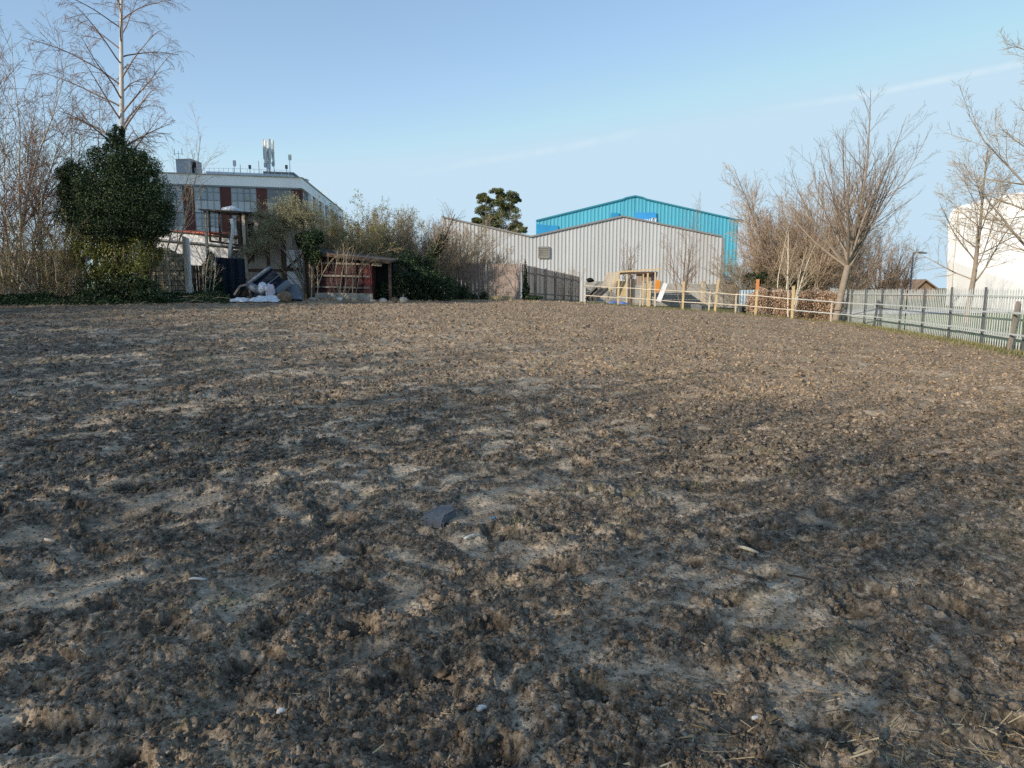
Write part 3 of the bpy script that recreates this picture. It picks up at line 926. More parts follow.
def white_building():
    y = 55.0
    lb = P(944.5, 300, y); l1 = P(949, 216, y)
    ap = [(946.5, 300), (947.5, 260), (948.5, 222), (950.5, 213), (954.5, 208.5), (962, 205.5), (977, 201.5), (995, 197), (1024, 191.5), (1075, 184), (1150, 182)]
    dp = lambda px: 60 - (px - 945) * .105
    prof = [P(a, b, dp(a)) for a, b in ap]; zb = gz(lb[0], y) - .3
    prof[0] = (prof[0][0], prof[0][1], zb)
    root = thing('white_building', (prof[5][0] + 8, y, zb + .3), 'large windowless cream white building with a rounded roof edge at far right', 'building')
    poly = prof + [(prof[-1][0], prof[-1][1], zb)]
    D = Vector((27, 36, 0)); n = len(poly)
    f = MB().add(poly, [tuple(range(n))]); f.build('front_wall', M['cream_clad'], root)
    s = MB(); b = [Vector(p) + D for p in poly]
    s.add(list(poly) + b, [(i, i + 1, i + 1 + n, i + n) for i in range(n - 1)]); s.build('curved_shell', M['cream_clad'], root)
    jm = mat('cream_joint', (.66, .62, .53), .7, 1, .1, 0)
    for p, q in zip(prof[4:-1], prof[5:]):
        m = (Vector(p) + Vector(q)) / 2 + Vector((-.012, -.02, -.15))
        MB().bar((m.x, m.y, zb), m, .03, .04, up=(0, 1, 0)).build('panel_joint', jm, root)


white_building()


def street_lamp():
    x, y, z = G(909.5, 0, 52)
    root = thing('street_lamp', (x, y, z), 'dark street lamp with a short side arm standing behind the palisade fence', 'street lamp')
    zt = P(909, 253, 52)[2]
    MB().tube([(x, y, z - .1), (x, y, z + 1.2), (x, y, z + 1.25), (x, y, zt)], [.09, .09, .065, .05], 10).build('pole', M['steel_dark'], root, True)
    MB().tube([(x, y, zt - .02), (x + .25, y, zt + .05), (x + .55, y - .05, zt + .04)], .04, 8).build('arm', M['steel_dark'], root, True)
    MB().prism([(x + .45, y - .14, zt - .05), (x + .98, y - .12, zt - .06), (x + 1.0, y - .12, zt + .03), (x + .5, y - .14, zt + .11)], (0, .24, 0)).build('lamp_head', M['steel_dark'], root, bevel=.015)


street_lamp()


def far_house():
    y = 82; a, b, c = P(913, 291, y), P(924.5, 280.5, y), P(939, 291, y)
    zb = gz(b[0], y) - .2
    root = thing('small_house', (b[0], y, zb + .2), 'small house with a brown pitched roof just showing over the palisade', 'house')
    MB().prism([(a[0] + .3, y, zb), (c[0] - .3, y, zb), (c[0] - .3, y, c[2]), (b[0], y, b[2] - .1), (a[0] + .3, y, a[2])], (0, 9, 0)).build('wall', M['bag_brown'], root)
    r = MB()
    for e in (a, c):
        k = Vector((e[0], y - .3, e[2])); p = Vector((b[0], y - .3, b[2]))
        n = Vector((0, 0, .16))
        r.hexa([k, p, p + Vector((0, 9.6, 0)), k + Vector((0, 9.6, 0)), k + n, p + n, p + n + Vector((0, 9.6, 0)), k + n + Vector((0, 9.6, 0))])
    r.build('roof', M['tile_brown'], root)


far_house()
# ------------------------------------------------------------------ office block (left, far)
def office():
    zr = P(296, 178, 90)[2]

    def on_level(px, py): p = P(px, py, 1.0); k = (zr - CAMZ) / (p[2] - CAMZ); return Vector((p[0] * k, k, 0))
    C, Lf, S = on_level(299, 178.1), on_level(150, 172.6), on_level(341, 211)
    Lf = C + (Lf - C) * 1.25
    u = (Lf - C).normalized(); w = (S - C).normalized(); up = Vector((0, 0, 1))
    nf = Vector((u.y, -u.x, 0));  nf = nf if nf.y < 0 else -nf       # front normal (towards viewer)
    ns = Vector((w.y, -w.x, 0));  ns = ns if ns.x > 0 else -ns       # side normal
    zp = P(296, 188.3, 90)[2]; st = 3.2; zb = gz(-28.6, 90) - .3
    root = thing('office_block', (C.x, C.y, zb + .3), 'flat roofed office block with white fascia, red brick piers and grid windows', 'office')
    LF, LS = (Lf - C).length, (S - C).length
    back = Lf + w * LS
    core = [C + u * .25 + w * .25, Lf + w * .25, back, S + u * .25]
    MB().prism([p + up * zb for p in core], up * (zp - zb + .3)).build('core_wall', M['spandrel'], root)
    # fascia: front, side, back run
    f = MB()
    o = .35
    ring = [C + nf * o + ns * o, Lf + nf * o, back, S + ns * o]
    f.prism([p + up * zp for p in ring], up * (zr - zp - .02))
    f.build('fascia', M['fascia'], root)
    cp = MB()
    cp.bar(ring[0] + up * zr, ring[1] + up * zr, .3, .1); cp.bar(ring[0] + up * zr, ring[3] + up * zr, .3, .1)
    cp.build('coping', M['concrete'], root)
    gap = MB(); gap.bar(C + nf * .18 + up * (zp - .1), Lf + nf * .18 + up * (zp - .1), .3, .16); gap.build('soffit_band', M['frame'], root)

    def pier(a, d, nrm, wd):
        MB().prism([a + nrm * .22 + up * zb, a + d * wd + nrm * .22 + up * zb, a + d * wd - nrm * .2 + up * zb, a - nrm * .2 + up * zb], up * (zp - zb - .19)).build('brick_pier', M['brick'], root)

    def window(a, d, nrm, wd, z1, cols, cas):
        """one storey of one bay: two glazed rows over a spandrel row"""
        z0 = z1 - st
        fr = MB(); t = .055
        zs = [z1, z1 - .62, z1 - 1.62, z0 + .08]
        for k in range(cols + 1):
            p = a + d * (wd * k / cols) + nrm * .03
            fr.bar(p + up * z0, p + up * z1, t, t, up=nrm)
        for z in zs + [z0]:
            fr.bar(a + nrm * .035 + up * z, a + d * wd + nrm * .035 + up * z, t, t)
        if cas is not None:      # opening light with a heavier frame
            p = a + d * (wd * cas / cols); q = a + d * (wd * (cas + 1) / cols); zz = (z1 - .1, z1 - 1.55)
            for s_, e_ in (((p, zz[0]), (q, zz[0])), ((p, zz[1]), (q, zz[1])), ((p, zz[0]), (p, zz[1])), ((q, zz[0]), (q, zz[1]))):
                fr.bar(s_[0] + nrm * .06 + up * s_[1], e_[0] + nrm * .06 + up * e_[1], .11, .09, up=up if s_[1] == e_[1] else nrm)
        wn = fr.build('window', M['frame'], root)
        g = MB().add([a + up * zs[2], a + d * wd + up * zs[2], a + d * wd + up * z1, a + up * z1], [(0, 1, 2, 3)])
        g.build('pane', M[random.choice(('pane', 'pane', 'pane_mid', 'pane_mid', 'pane_dark'))], wn)
        s_ = MB().add([a + up * z0, a + d * wd + up * z0, a + d * wd + up * zs[2], a + up * zs[2]], [(0, 1, 2, 3)])
        s_.build('spandrel', M['spandrel'], wn)
    # front: corner pier then bays of 4.9 m
    pos = 0.0
    pier(C, u, nf, .95); pos = .95; k = 0
    while pos < LF - 1:
        wd = min(3.02, LF - pos)
        for s_ in range(4):
            window(C + u * pos + nf * .12, u, nf, wd, zp - .2 - st * s_, 4, (1, 1, 2, 2)[k % 4] if s_ == 0 else None)
        pos += wd
        if pos < LF - 1.5: pier(C + u * pos, u, nf, 1.28)
        pos += 1.28; k += 1
    # side: deep dark reveals between white framed bays
    pos = .25; k = 0
    pier(C + w * .02, w, ns, 1.2)
    pos = 1.3
    while pos < LS - 3:
        for s_ in range(4): window(C + w * pos + ns * .10, w, ns, 3.6, zp - .2 - st * s_, 3, None)
        a = C + w * (pos + 3.6)
        MB().prism([a + ns * .6 + up * zb, a + w * .9 + ns * .6 + up * zb, a + w * .9 + up * zb, a + up * zb], up * (zp - zb - .02)).build('side_fin', M['fascia'], root)
        MB().prism([a + w * .92 + ns * .16 + up * zb, a + w * 1.5 + ns * .16 + up * zb, a + w * 1.5 + up * zb, a + w * .92 + up * zb], up * (zp - zb - .21)).build('dark_reveal', M['pane_dark'], root)
        pos += 5.1; k += 1
    # roof railing
    rl = MB()
    for a, b in (((-1.5, 1.2), (-8.2, 1.2)), ((-8.2, 1.2), (-13, 2.2)),):
        pa, pb = C + u * -a[0] + w * a[1], C + u * -b[0] + w * b[1]
        n = 8
        for i in range(n + 1):
            p = pa.lerp(pb, i / n); rl.bar(p + up * zr, p + up * (zr + 1.1), .035, .035)
        for h in (.55, 1.08): rl.bar(pa + up * (zr + h), pb + up * (zr + h), .03, .03)
    rl.build('roof_railing', M['steel'], root)
    lo = MB(); a = C + u * 1.2 + w * 2.2
    lo.prism([a + up * zr, a + u * 10.5 + up * zr, a + u * 10.5 + w * 6 + up * zr, a + w * 6 + up * zr], up * .75); lo.build('roof_upstand', M['spandrel'], root)
    lid = MB(); lid.prism([a + u * -.2 - w * .2 + up * (zr + .75), a + u * 3.6 - w * .2 + up * (zr + .75), a + u * 3.6 + w * 6 + up * (zr + .75), a - u * .2 + w * 6 + up * (zr + .75)], up * .25); lid.build('roof_lid', M['concrete_dark'], root)
    return zr


ZR = office()


def on_roof(px, y=93): p = P(px, 180, y); return Vector((p[0], y, ZR))


def plant_room():
    a = on_roof(177, 90.5); y = 90.5; zt = P(180, 160, y)[2]
    root = thing('plant_room', a + Vector((1.5, 1.5, 0)), 'grey box plant room on the left end of the office roof', 'plant room')
    x1 = P(191.5, 170, y - .3)[0]; x2 = P(202, 170, y + 2.6)[0]
    poly = [a, Vector((x1, y - .3, ZR)), Vector((x2, y + 2.6, ZR)), Vector((a.x + .3, y + 3, ZR))]
    h = zt - ZR
    MB().prism(poly, (0, 0, h)).build('housing', M['plant_grey'], root)
    b = MB(); b.prism([p + Vector((0, -.05 if i < 2 else .05, h)) for i, p in enumerate(poly)], (0, 0, .12)); b.build('roof_cap', M['concrete'], root)
    q = Vector((x1, y - .3, ZR)); r = Vector((x2, y + 2.6, ZR)); d = (r - q)
    n = Vector((d.y, -d.x, 0)).normalized() * .04
    MB().prism([q + d * .05 + n + Vector((0, 0, .2)), q + d * .42 + n + Vector((0, 0, .2)), q + d * .42 + n + Vector((0, 0, h - .15)), q + d * .05 + n + Vector((0, 0, h - .15))], n * .6).build('louvre_opening', M['dark_void'], root)


plant_room()


def telecom_mast():
    c = on_roof(270, 93); root = thing('telecom_mast', c, 'tall rooftop mast ringed with white vertical mobile antenna panels', 'telecom mast')
    zt = P(270, 138.5, 93)[2]; zl = P(270, 166, 93)[2]
    m = MB()
    m.tube([c, (c.x, c.y, zt - .4)], .14, 8)
    for k in range(3):
        a = k * 2.1 + .4; e = c + Vector((math.cos(a) * .75, math.sin(a) * .75, 0)); m.tube([e, (c.x + (e.x - c.x) * .45, c.y + (e.y - c.y) * .45, zl + 2)], .05, 6)
        for z in (zl + .3, zl + 1.7): m.bar((c.x, c.y, z), (e.x, e.y, z), .07, .07)
    m.build('mast_pole', M['steel'], root)
    zs = [(0, .62, .0, 2.9), (.9, .66, .2, 2.7), (1.8, .64, .1, 2.9), (2.7, .66, -.25, 2.5), (3.6, .62, .15, 2.6), (4.4, .66, -.1, 2.9), (5.3, .66, .1, 2.6)]
    for a, r, dz, h in zs:
        x, y = c.x + math.cos(a) * r, c.y + math.sin(a) * r
        p = MB(); M3 = Matrix.Rotation(a + PI / 2, 3, 'Z')
        p.box((x, y, zt - h / 2 + dz - .25), (.30, .16, h), M3); o = p.build('antenna_panel', M['antenna'], root, bevel=.04)
        MB().bar((c.x, c.y, zt - h / 2), (x, y, zt - h / 2), .05, .05).build('bracket', M['steel_dark'], o)
    for a in (.5, 2.3, 3.3, 5):
        x, y = c.x + math.cos(a) * .5, c.y + math.sin(a) * .5
        MB().box((x, y, zl + .15 + .3 * math.sin(a)), (.34, .26, .6)).build('radio_unit', M['spandrel'], root, bevel=.03)
    MB().box((c.x, c.y, ZR + .75 + .05), (1.9, 1.7, .1)).build('base_frame', M['steel_dark'], root)


telecom_mast()


def small_mast(px, ytop, y, kind, label):
    c = on_roof(px, y); zt = P(px, ytop, y)[2]
    root = thing('roof_antenna', c, label, 'antenna', 'small aerials on the office roof')
    MB().tube([c, (c.x, c.y, zt)], [.06, .04], 6).build('pole', M['steel'], root)
    if kind == 1: MB().box((c.x + .05, c.y, zt - .35), (.38, .22, .75)).build('antenna_panel', M['antenna'], root, bevel=.04)
    if kind == 2:
        m = MB(); m.bar((c.x - .5, c.y, zt - .35), (c.x + .5, c.y, zt - .35), .05, .05)
        for d in (-.5, .5): m.tube([(c.x + d, c.y, zt - .5), (c.x + d, c.y, zt + .3)], .05, 6)
        m.build('whip_bracket', M['antenna'], root)
    if kind == 3:
        MB().box((c.x, c.y, zt - .25), (.3, .25, .5)).build('equipment_box', M['steel_dark'], root, bevel=.03)


small_mast(235, 160.5, 92.5, 1, 'thin roof aerial with a small panel, left of the railings')
small_mast(241, 164.5, 93, 0, 'short plain roof aerial just right of the small panel one')
small_mast(250.5, 165, 93, 3, 'short roof pole topped by a dark box, left of the tall mast')
small_mast(259.5, 161, 92.5, 0, 'plain thin aerial standing close left of the tall mast')
small_mast(287, 165, 92.5, 3, 'small pole with a dark box right of the tall mast')
small_mast(290.5, 154.5, 92.8, 1, 'slender roof aerial with a panel on top, farthest right at the front')
small_mast(180, 151, 92.2, 2, 'twin whip aerial rising behind the grey plant room')
small_mast(324, 191, 112, 2, 'twin whip aerial above the receding side of the office')


def roof_box():
    y = 100; a = P(301, 190, y); b = P(307.5, 190, y)
    c = Vector(((a[0] + b[0]) / 2, y, ZR)); root = thing('roof_equipment_box', c, 'pale equipment cabinet on the receding side of the office roof', 'cabinet')
    MB().box((c.x, c.y, ZR + .65), (1.0, 1.3, 1.3)).build('housing', M['spandrel'], root, bevel=.05)
    MB().box((c.x, c.y, ZR + 1.33), (1.15, 1.45, .06)).build('lid', M['antenna'], root)


roof_box()

# ------------------------------------------------------------------ left boundary: walls, posts, sheds
def garage():
    y = 36.0
    a, b = P(150, 0, y)[0], P(250, 0, y)[0]
    zb = gz((a + b) / 2, y) - .2
    zt0, zt1 = P(168, 229, y)[2], P(250, 240, y)[2]
    zf0, zf1 = P(168, 237.5, y)[2], P(250, 247, y)[2]
    root = thing('white_garage', ((a + b) / 2, y, zb + .2), 'low white rendered garage with a sloping white fascia behind the blockwork', 'garage')
    MB().prism([(a, y, zb), (b, y, zb), (b, y, zt1 - .1), (a, y, zt0 - .1)], (0, 6, 0)).build('wall', M['white_wall'], root)
    f = MB(); f.prism([(a - .1, y - .22, zf0), (b, y - .22, zf1), (b, y - .22, zt1), (a - .1, y - .22, zt0)], (0, .2, 0)); f.build('fascia', M['white_paint'], root)
    s = MB(); s.bar((a - .1, y - .1, zf0 - .04), (b, y - .1, zf1 - .04), .2, .06); s.build('soffit', M['frame'], root)
    r = MB(); r.prism([(a - .2, y - .3, zt0 + .01), (b, y - .3, zt1 + .01), (b, y - .3, zt1 + .06), (a - .2, y - .3, zt0 + .06)], (0, 6.5, 0)); r.build('roof', M['roof_felt'], root)


garage()


def red_roof_outbuilding():
    y = 41.0; a = P(172, 227, y); b = P(211, 231.5, y); zb = gz(a[0], y)
    root = thing('tiled_outbuilding', (a[0] + 1, y, zb), 'small outbuilding with a red tiled roof peeping over the white garage', 'outbuilding')
    ze = a[2] - .35
    MB().prism([(a[0], y, zb - .2), (b[0], y, zb - .2), (b[0], y, ze), (a[0], y, ze)], (0, 4, 0)).build('wall', M['brick'], root)
    r = MB(); n = 11
    for i in range(n):
        x0 = a[0] - .2 + (b[0] - a[0] + .4) * i / n; x1 = x0 + (b[0] - a[0] + .4) / n * .86; zz = ze + .05 - .012 * i
        r.hexa([(x0, y - .3, zz), (x1, y - .3, zz), (x1, y + 2.2, zz + .22), (x0, y + 2.2, zz + .22), (x0, y - .3, zz + .08), (x1, y - .3, zz + .08), (x1, y + 2.2, zz + .30), (x0, y + 2.2, zz + .30)])
    r.hexa([(a[0] - .25, y - .28, ze - .08), (b[0] + .25, y - .28, ze - .16), (b[0] + .25, y + 4, ze + .10), (a[0] - .25, y + 4, ze + .18), (a[0] - .25, y - .28, ze + .0), (b[0] + .25, y - .28, ze - .08), (b[0] + .25, y + 4, ze + .18), (a[0] - .25, y + 4, ze + .26)])
    r.build('roof', M['tile_red'], root)


red_roof_outbuilding()


def block_wall_left():
    y = 30.6; x0, x1 = P(146, 0, y)[0], P(187, 0, y)[0]; zb = gz(x0, y) - .15
    zt0, zt1, zm = P(150, 247, y)[2], P(187, 253.5, y)[2], P(166, 248, y)[2]
    root = thing('blockwork_wall', ((x0 + x1) / 2, y, zb + .15), 'pale yellowish blockwork wall with rusty mesh left of the white post', 'wall')
    xm = P(168, 0, y)[0]
    poly = [(x0, y, zb), (x1, y, zb), (x1, y, zt1), (x1 - .35, y, zt1), (x1 - .35, y, zt1 + .06), (xm + .2, y, zm - .05), (xm + .2, y, zm), (x0 + .3, y, zt0), (x0, y, zt0 - .3)]
    MB().prism(poly, (0, .12, 0)).build('blockwork', M['blocks'], root)
    m = MB(); n = 7
    for i in range(n):
        x = x0 + .05 + (x1 - x0 - .1) * i / (n - 1) + rng.normal(0, .015); m.tube([(x, y - .06, zb), (x + rng.normal(0, .03), y - .05, zb + 1), (x + rng.normal(0, .02), y - .06, zt1 + .05)], .012, 5)
    for z in (.45, .95, 1.45): m.tube([(x0, y - .075, zb + z), (x1, y - .075, zb + z + .02)], .009, 5)
    m.build('mesh_wire', M['timber_brown'], root)


block_wall_left()


def white_post():
    x, y, z = G(189, 0, 30.0); zt = P(189, 236, y)[2]
    root = thing('concrete_post', (x, y, z), 'tall white concrete post with a notched side beside the blockwork wall', 'post')
    MB().prism([(x - .13, y, z - .1), (x + .02, y, z - .1), (x + .02, y, zt - .03), (x - .13, y, zt)], (0, .14, 0)).build('shaft', M['timber_pale'], root, bevel=.012)  # yellowish colour paints the sunlit left half of the post
    MB().prism([(x + .023, y + .03, z - .1), (x + .13, y + .03, z - .1), (x + .13, y + .03, zt - .10), (x + .023, y + .03, zt - .05)], (0, .10, 0)).build('flange', M['white_paint'], root, bevel=.008)  # white colour paints the shaded right half


white_post()


def board_fence(name, px0, px1, y0, y1, h0, h1, label, m, posts, board=.14, gravel=False, cat='fence', mp=None, ragged=.02, group=None):
    a = Vector(G(px0, 0, y0)); b = Vector(G(px1, 0, y1)); d = (b - a); L = d.length; d = d / L
    dh = Vector((d.x, d.y, 0)).normalized(); n = Vector((dh.y, -dh.x, 0))
    if n.y > 0: n = -n
    root = thing(name, (a + b) / 2, label, cat, group)
    ps = sorted(set([0.0] + posts + [1.0])) if posts else [0, 1]
    for i in range(len(ps) - 1):
        s0, s1 = ps[i] * L, ps[i + 1] * L
        cnt = max(2, int((s1 - s0) / board)); bd = MB()
        for k in range(cnt):
            t = s0 + (s1 - s0) * (k + .5) / cnt; w = (s1 - s0) / cnt * .47
            hh = h0 + (h1 - h0) * t / L + rng.normal(0, ragged); p = a + d * t
            off = n * (.028 * (k % 2)); zt = Vector((0, 0, 1)); tl = dh * rng.normal(0, .006)
            lo = zt * (.16 if gravel else .02)
            q = [p - dh * w + off, p + dh * w + off]
            bd.hexa([q[0] + lo, q[1] + lo, q[1] + lo - n * .018, q[0] + lo - n * .018, q[0] + zt * hh + tl, q[1] + zt * hh + tl, q[1] + zt * hh + tl - n * .018, q[0] + zt * hh + tl - n * .018])
        bd.build('board_panel', m, root)
        if gravel:
            g = MB(); g.bar(a + d * (s0 + .06) + Vector((0, 0, .03)) - n * .02, a + d * (s1 - .06) + Vector((0, 0, .03)) - n * .02, .05, .30); g.build('gravel_board', M['concrete'], root)
        rr = MB()
        for f in (.22, .82): rr.bar(a + d * s0 + Vector((0, 0, f * h0)) - n * .06, a + d * s1 + Vector((0, 0, f * (h0 + (h1 - h0)))) - n * .06, .05, .08)
        rr.build('back_rail', m, root)
    for s in ps:
        p = a + d * (s * L); hh = h0 + (h1 - h0) * s
        MB().bar(p + n * .06 + Vector((0, 0, -.15)), p + n * .06 + Vector((0, 0, hh + .06)), .10, .11, up=n).build('post', mp or M['concrete'], root, bevel=.012)
    return root


def px_h(px, yt, y): x, yy, z = G(px, 0, y); return P(px, yt, y)[2] - z


board_fence('plank_fence', -60, 84, 30.2, 30.6, px_h(10, 253, 30.2), px_h(80, 250, 30.6), 'dark weathered plank fence behind the tangled shrubs at far left', M['timber_grey'], [.2, .4, .6, .8], .13, mp=M['timber_grey'])
board_fence('brown_slat_fence', 192.5, 206, 30.8, 30.9, px_h(198, 265, 30.8), px_h(204, 265, 30.9), 'narrow dark brown slatted fence piece right of the white post', M['timber_brown'], [], .10, mp=M['timber_brown'])
board_fence('panel_fence', 423, 520, 42.3, 40.2, px_h(470, 263, 41.2), px_h(520, 264, 40.2), 'sunlit faded timber panel fence with concrete posts, facing the field', M['timber_pink'], [.33, .67], .12, True, ragged=.012)
# the run that turns away from the field (shaded side)
def receding_fence():
    y0, y1 = 40.3, 54
    r = board_fence('receding_fence', 522.5, 578, y0, y1, px_h(522, 264.5, y0), px_h(578, 276.5, y1), 'grey shaded timber fence running away from the corner towards the warehouse', M['timber_pink'], [1 / 6, 2 / 6, 3 / 6, 4 / 6, 5 / 6], .14, True, ragged=.012, mp=M['timber_pink'])


receding_fence()


def timber_shelter():
    y0, y1 = 32.2, 35.0
    xa, xb = P(209.5, 0, y0)[0], P(249, 0, y0)[0]; zg = gz((xa + xb) / 2, y0)
    z = lambda yy, d=y0: P(230, yy, d)[2]
    root = thing('timber_shelter', ((xa + xb) / 2, y0, zg), 'rickety tall open timber shelter with a flat roof over the navy sheet', 'shelter')
    r = MB(); xc = P(259, 0, y0)[0]
    r.hexa([(xa - .15, y0 - .25, z(210.6)), (xc, y0 - .25, z(214.4)), (xc, y1, z(214.4) + .1), (xa - .15, y1, z(210.6) + .1),
            (xa - .15, y0 - .25, z(209.2)), (xc, y0 - .25, z(212.6)), (xc, y1, z(212.6) + .1), (xa - .15, y1, z(209.2) + .1)])
    rf = r.build('roof', M['roof_felt'], root)
    MB().tube([(P(226, 0, y0)[0], y0 + .2, z(208.9)), (P(236, 0, y0)[0], y0 + .1, z(209)), (P(243, 0, y0)[0], y0 + .3, z(210.4))], [.08, .16, .07], 7).build('rubble_sack', M['plastic_white'], rf, True)
    for px, t, b, m_, w in ((210.2, 211, 299, 'timber_pale', .10), (213.7, 211.5, 242, 'timber_brown', .07), (223.8, 212, 243, 'timber_brown', .08), (233.5, 213, 246, 'timber_brown', .06), (243.5, 213, 247, 'timber_brown', .17), (248, 213, 291, 'timber_pale', .13)):
        x = P(px, 0, y0)[0]; zb = z(b) if b < 290 else zg - .1
        MB().bar((x, y0, zb), (x + rng.normal(0, .02), y0, z(t)), w, w, up=(0, 1, 0)).build('upright', M[m_], root)
    for px in (211, 248):
        x = P(px, 0, y0)[0]; MB().bar((x, y1 - .1, zg), (x, y1 - .1, z(212)), .1, .1, up=(0, 1, 0)).build('upright', M['timber_brown'], root)
    for p0, t0, p1, t1, w in ((209.5, 241, 246, 246.2, .09), (209.5, 233, 246, 238, .07), (224, 247, 248, 249, .08)):
        a, b = P(p0, t0, y0 + .07), P(p1, t1, y0 + .07); MB().bar(a, b, .06, w).build('cross_rail', M['timber_brown'], root)
    m = MB()      # chicken wire on the upper bay
    for px in (216, 219, 221.5, 227, 230, 236.5, 240):
        a, b = P(px, 213, y0 + .12), P(px, 243, y0 + .12); m.tube([a, b], .008, 4)
    for t in (217, 222, 227, 231.5, 236): m.tube([P(210, t, y0 + .13), P(247, t + 2, y0 + .13)], .008, 4)
    m.build('wire_mesh', M['timber_brown'], root)
    MB().tube([P(231.3, 219, y0 - .25), P(232.6, 224, y0 - .25), P(233, 231, y0 - .25), P(231.5, 240, y0 - .25), P(230, 249, y0 - .25), P(229.7, 258, y0 - .25)], [.085, .09, .09, .085, .08, .08], 10).build('bent_flue_pipe', M['white_paint'], root, True)
    a, b = P(232, 250, y0 + .4), P(247.5, 259.5, y0 + .4)
    MB().box(((a[0] + b[0]) / 2, y0 + .4, (a[2] + b[2]) / 2), (b[0] - a[0], .04, a[2] - b[2])).build('backing_board', M['concrete_dark'], root)


timber_shelter()


def navy_sheet():
    y = 31.3; a, b = P(217.5, 0, y)[0], P(247, 0, y)[0]; zg = gz(a, y); V, F = [], []
    t0, t1 = P(218, 257, y)[2], P(247, 259, y)[2]
    n = 60
    for i in range(n + 1):
        x = a + (b - a) * i / n; w = .02 * (1 if (i // 2) % 2 else -1) + .03 * math.sin(i * .37)
        V += [(x, y + w, zg - .08), (x, y + w, t0 + (t1 - t0) * i / n + .01 * math.sin(i * .9))]
        if i: F.append((2 * i - 2, 2 * i, 2 * i + 1, 2 * i - 1))
    root = thing('navy_sheet_panel', ((a + b) / 2, y, zg), 'dark navy corrugated sheet panel standing under the timber shelter', 'panel')
    MB().add(V, F).build('sheet', M['navy'], root)
    MB().bar((a, y + .09, zg + .9), (b, y + .09, zg + .9), .06, .09).build('rear_batten', M['timber_brown'], root)


navy_sheet()


def board_hut():
    y = 32.4; px0, px1 = 249, 287; zg = gz(P(265, 0, y)[0], y)
    X = lambda p, d=y: P(p, 0, d)[0]
    Z = lambda t, d=y: P(265, t, d)[2]
    root = thing('boarded_hut', (X(268), y, zg), 'weathered brown plywood hut with diagonal bracing behind the dumped sofa', 'shed')
    MB().prism([(X(px0), y, zg - .1), (X(px1), y, zg - .1), (X(px1), y, Z(219)), (X(px0), y, Z(214.5))], (0, 2.6, 0)).build('wall', M['plywood'], root)
    r = MB(); r.prism([(X(px0 - 1), y - .15, Z(214.3)), (X(px1 + 2), y - .15, Z(219)), (X(px1 + 2), y - .15, Z(217)), (X(px0 - 1), y - .15, Z(212.4))], (0, 3, 0)); r.build('roof', M['roof_felt'], root)
    for p0, t0, p1, t1, w in ((250, 263, 262, 249, .09), (250, 270, 287, 270.5, .12), (270.5, 246, 270.5, 272, .13), (286, 232, 286, 297, .22), (256, 248, 256, 262, .05), (250, 240, 286, 242, .06), (262, 272, 262, 296, .06)):
        MB().bar((X(p0), y - .03, Z(t0)), (X(p1), y - .03, Z(t1)), .05, w, up=(0, 0, 1) if abs(p1 - p0) > abs(t1 - t0) * .5 else (1, 0, 0)).build('batten', M['timber_brown'], root)
    MB().prism([(X(252), y - .012, Z(222)), (X(258), y - .012, Z(222)), (X(258), y - .012, Z(238)), (X(252), y - .012, Z(238))], (0, .01, 0)).build('dark_hole', M['dark_void'], root)
    # white boarded door leaf
    q = MB(); n = 8
    for k in range(n):
        z0 = Z(296) + (Z(249.5) - Z(296)) * k / n; z1 = Z(296) + (Z(249.5) - Z(296)) * (k + .93) / n
        q.hexa([(X(288.3), y - .01, z0), (X(306.5), y - .01, z0), (X(306.5), y + .03, z0), (X(288.3), y + .03, z0), (X(288.3), y + .012, z1), (X(306.5), y + .012, z1), (X(306.5), y + .03, z1), (X(288.3), y + .03, z1)])
    q.prism([(X(288.3), y + .032, Z(296)), (X(306.5), y + .032, Z(296)), (X(306.5), y + .032, Z(249.5)), (X(288.3), y + .032, Z(249.5))], (0, .03, 0))
    d = q.build('door', M['white_paint'], root); d['label'] = 'white boarded door with dark battens'
    MB().bar((X(288.3), y - .045, Z(269)), (X(306.8), y - .045, Z(270.5)), .05, .16).build('batten', M['timber_brown'], d)
    MB().bar((X(289.5), y - .045, Z(267.5)), (X(305), y - .045, Z(254)), .05, .08).build('batten', M['timber_brown'], d)
    MB().prism([(X(287), y + .1, zg - .1), (X(307), y + .1, zg - .1), (X(307), y + .1, Z(248.5)), (X(287), y + .1, Z(248.5))], (0, 2.2, 0)).build('door_bay', M['plywood'], root)
    for p in (307.2,): MB().bar((X(p), y - .02, zg - .1), (X(p), y - .02, Z(250)), .07, .07, up=(0, 1, 0)).build('door_post', M['timber_brown'], root)


board_hut()


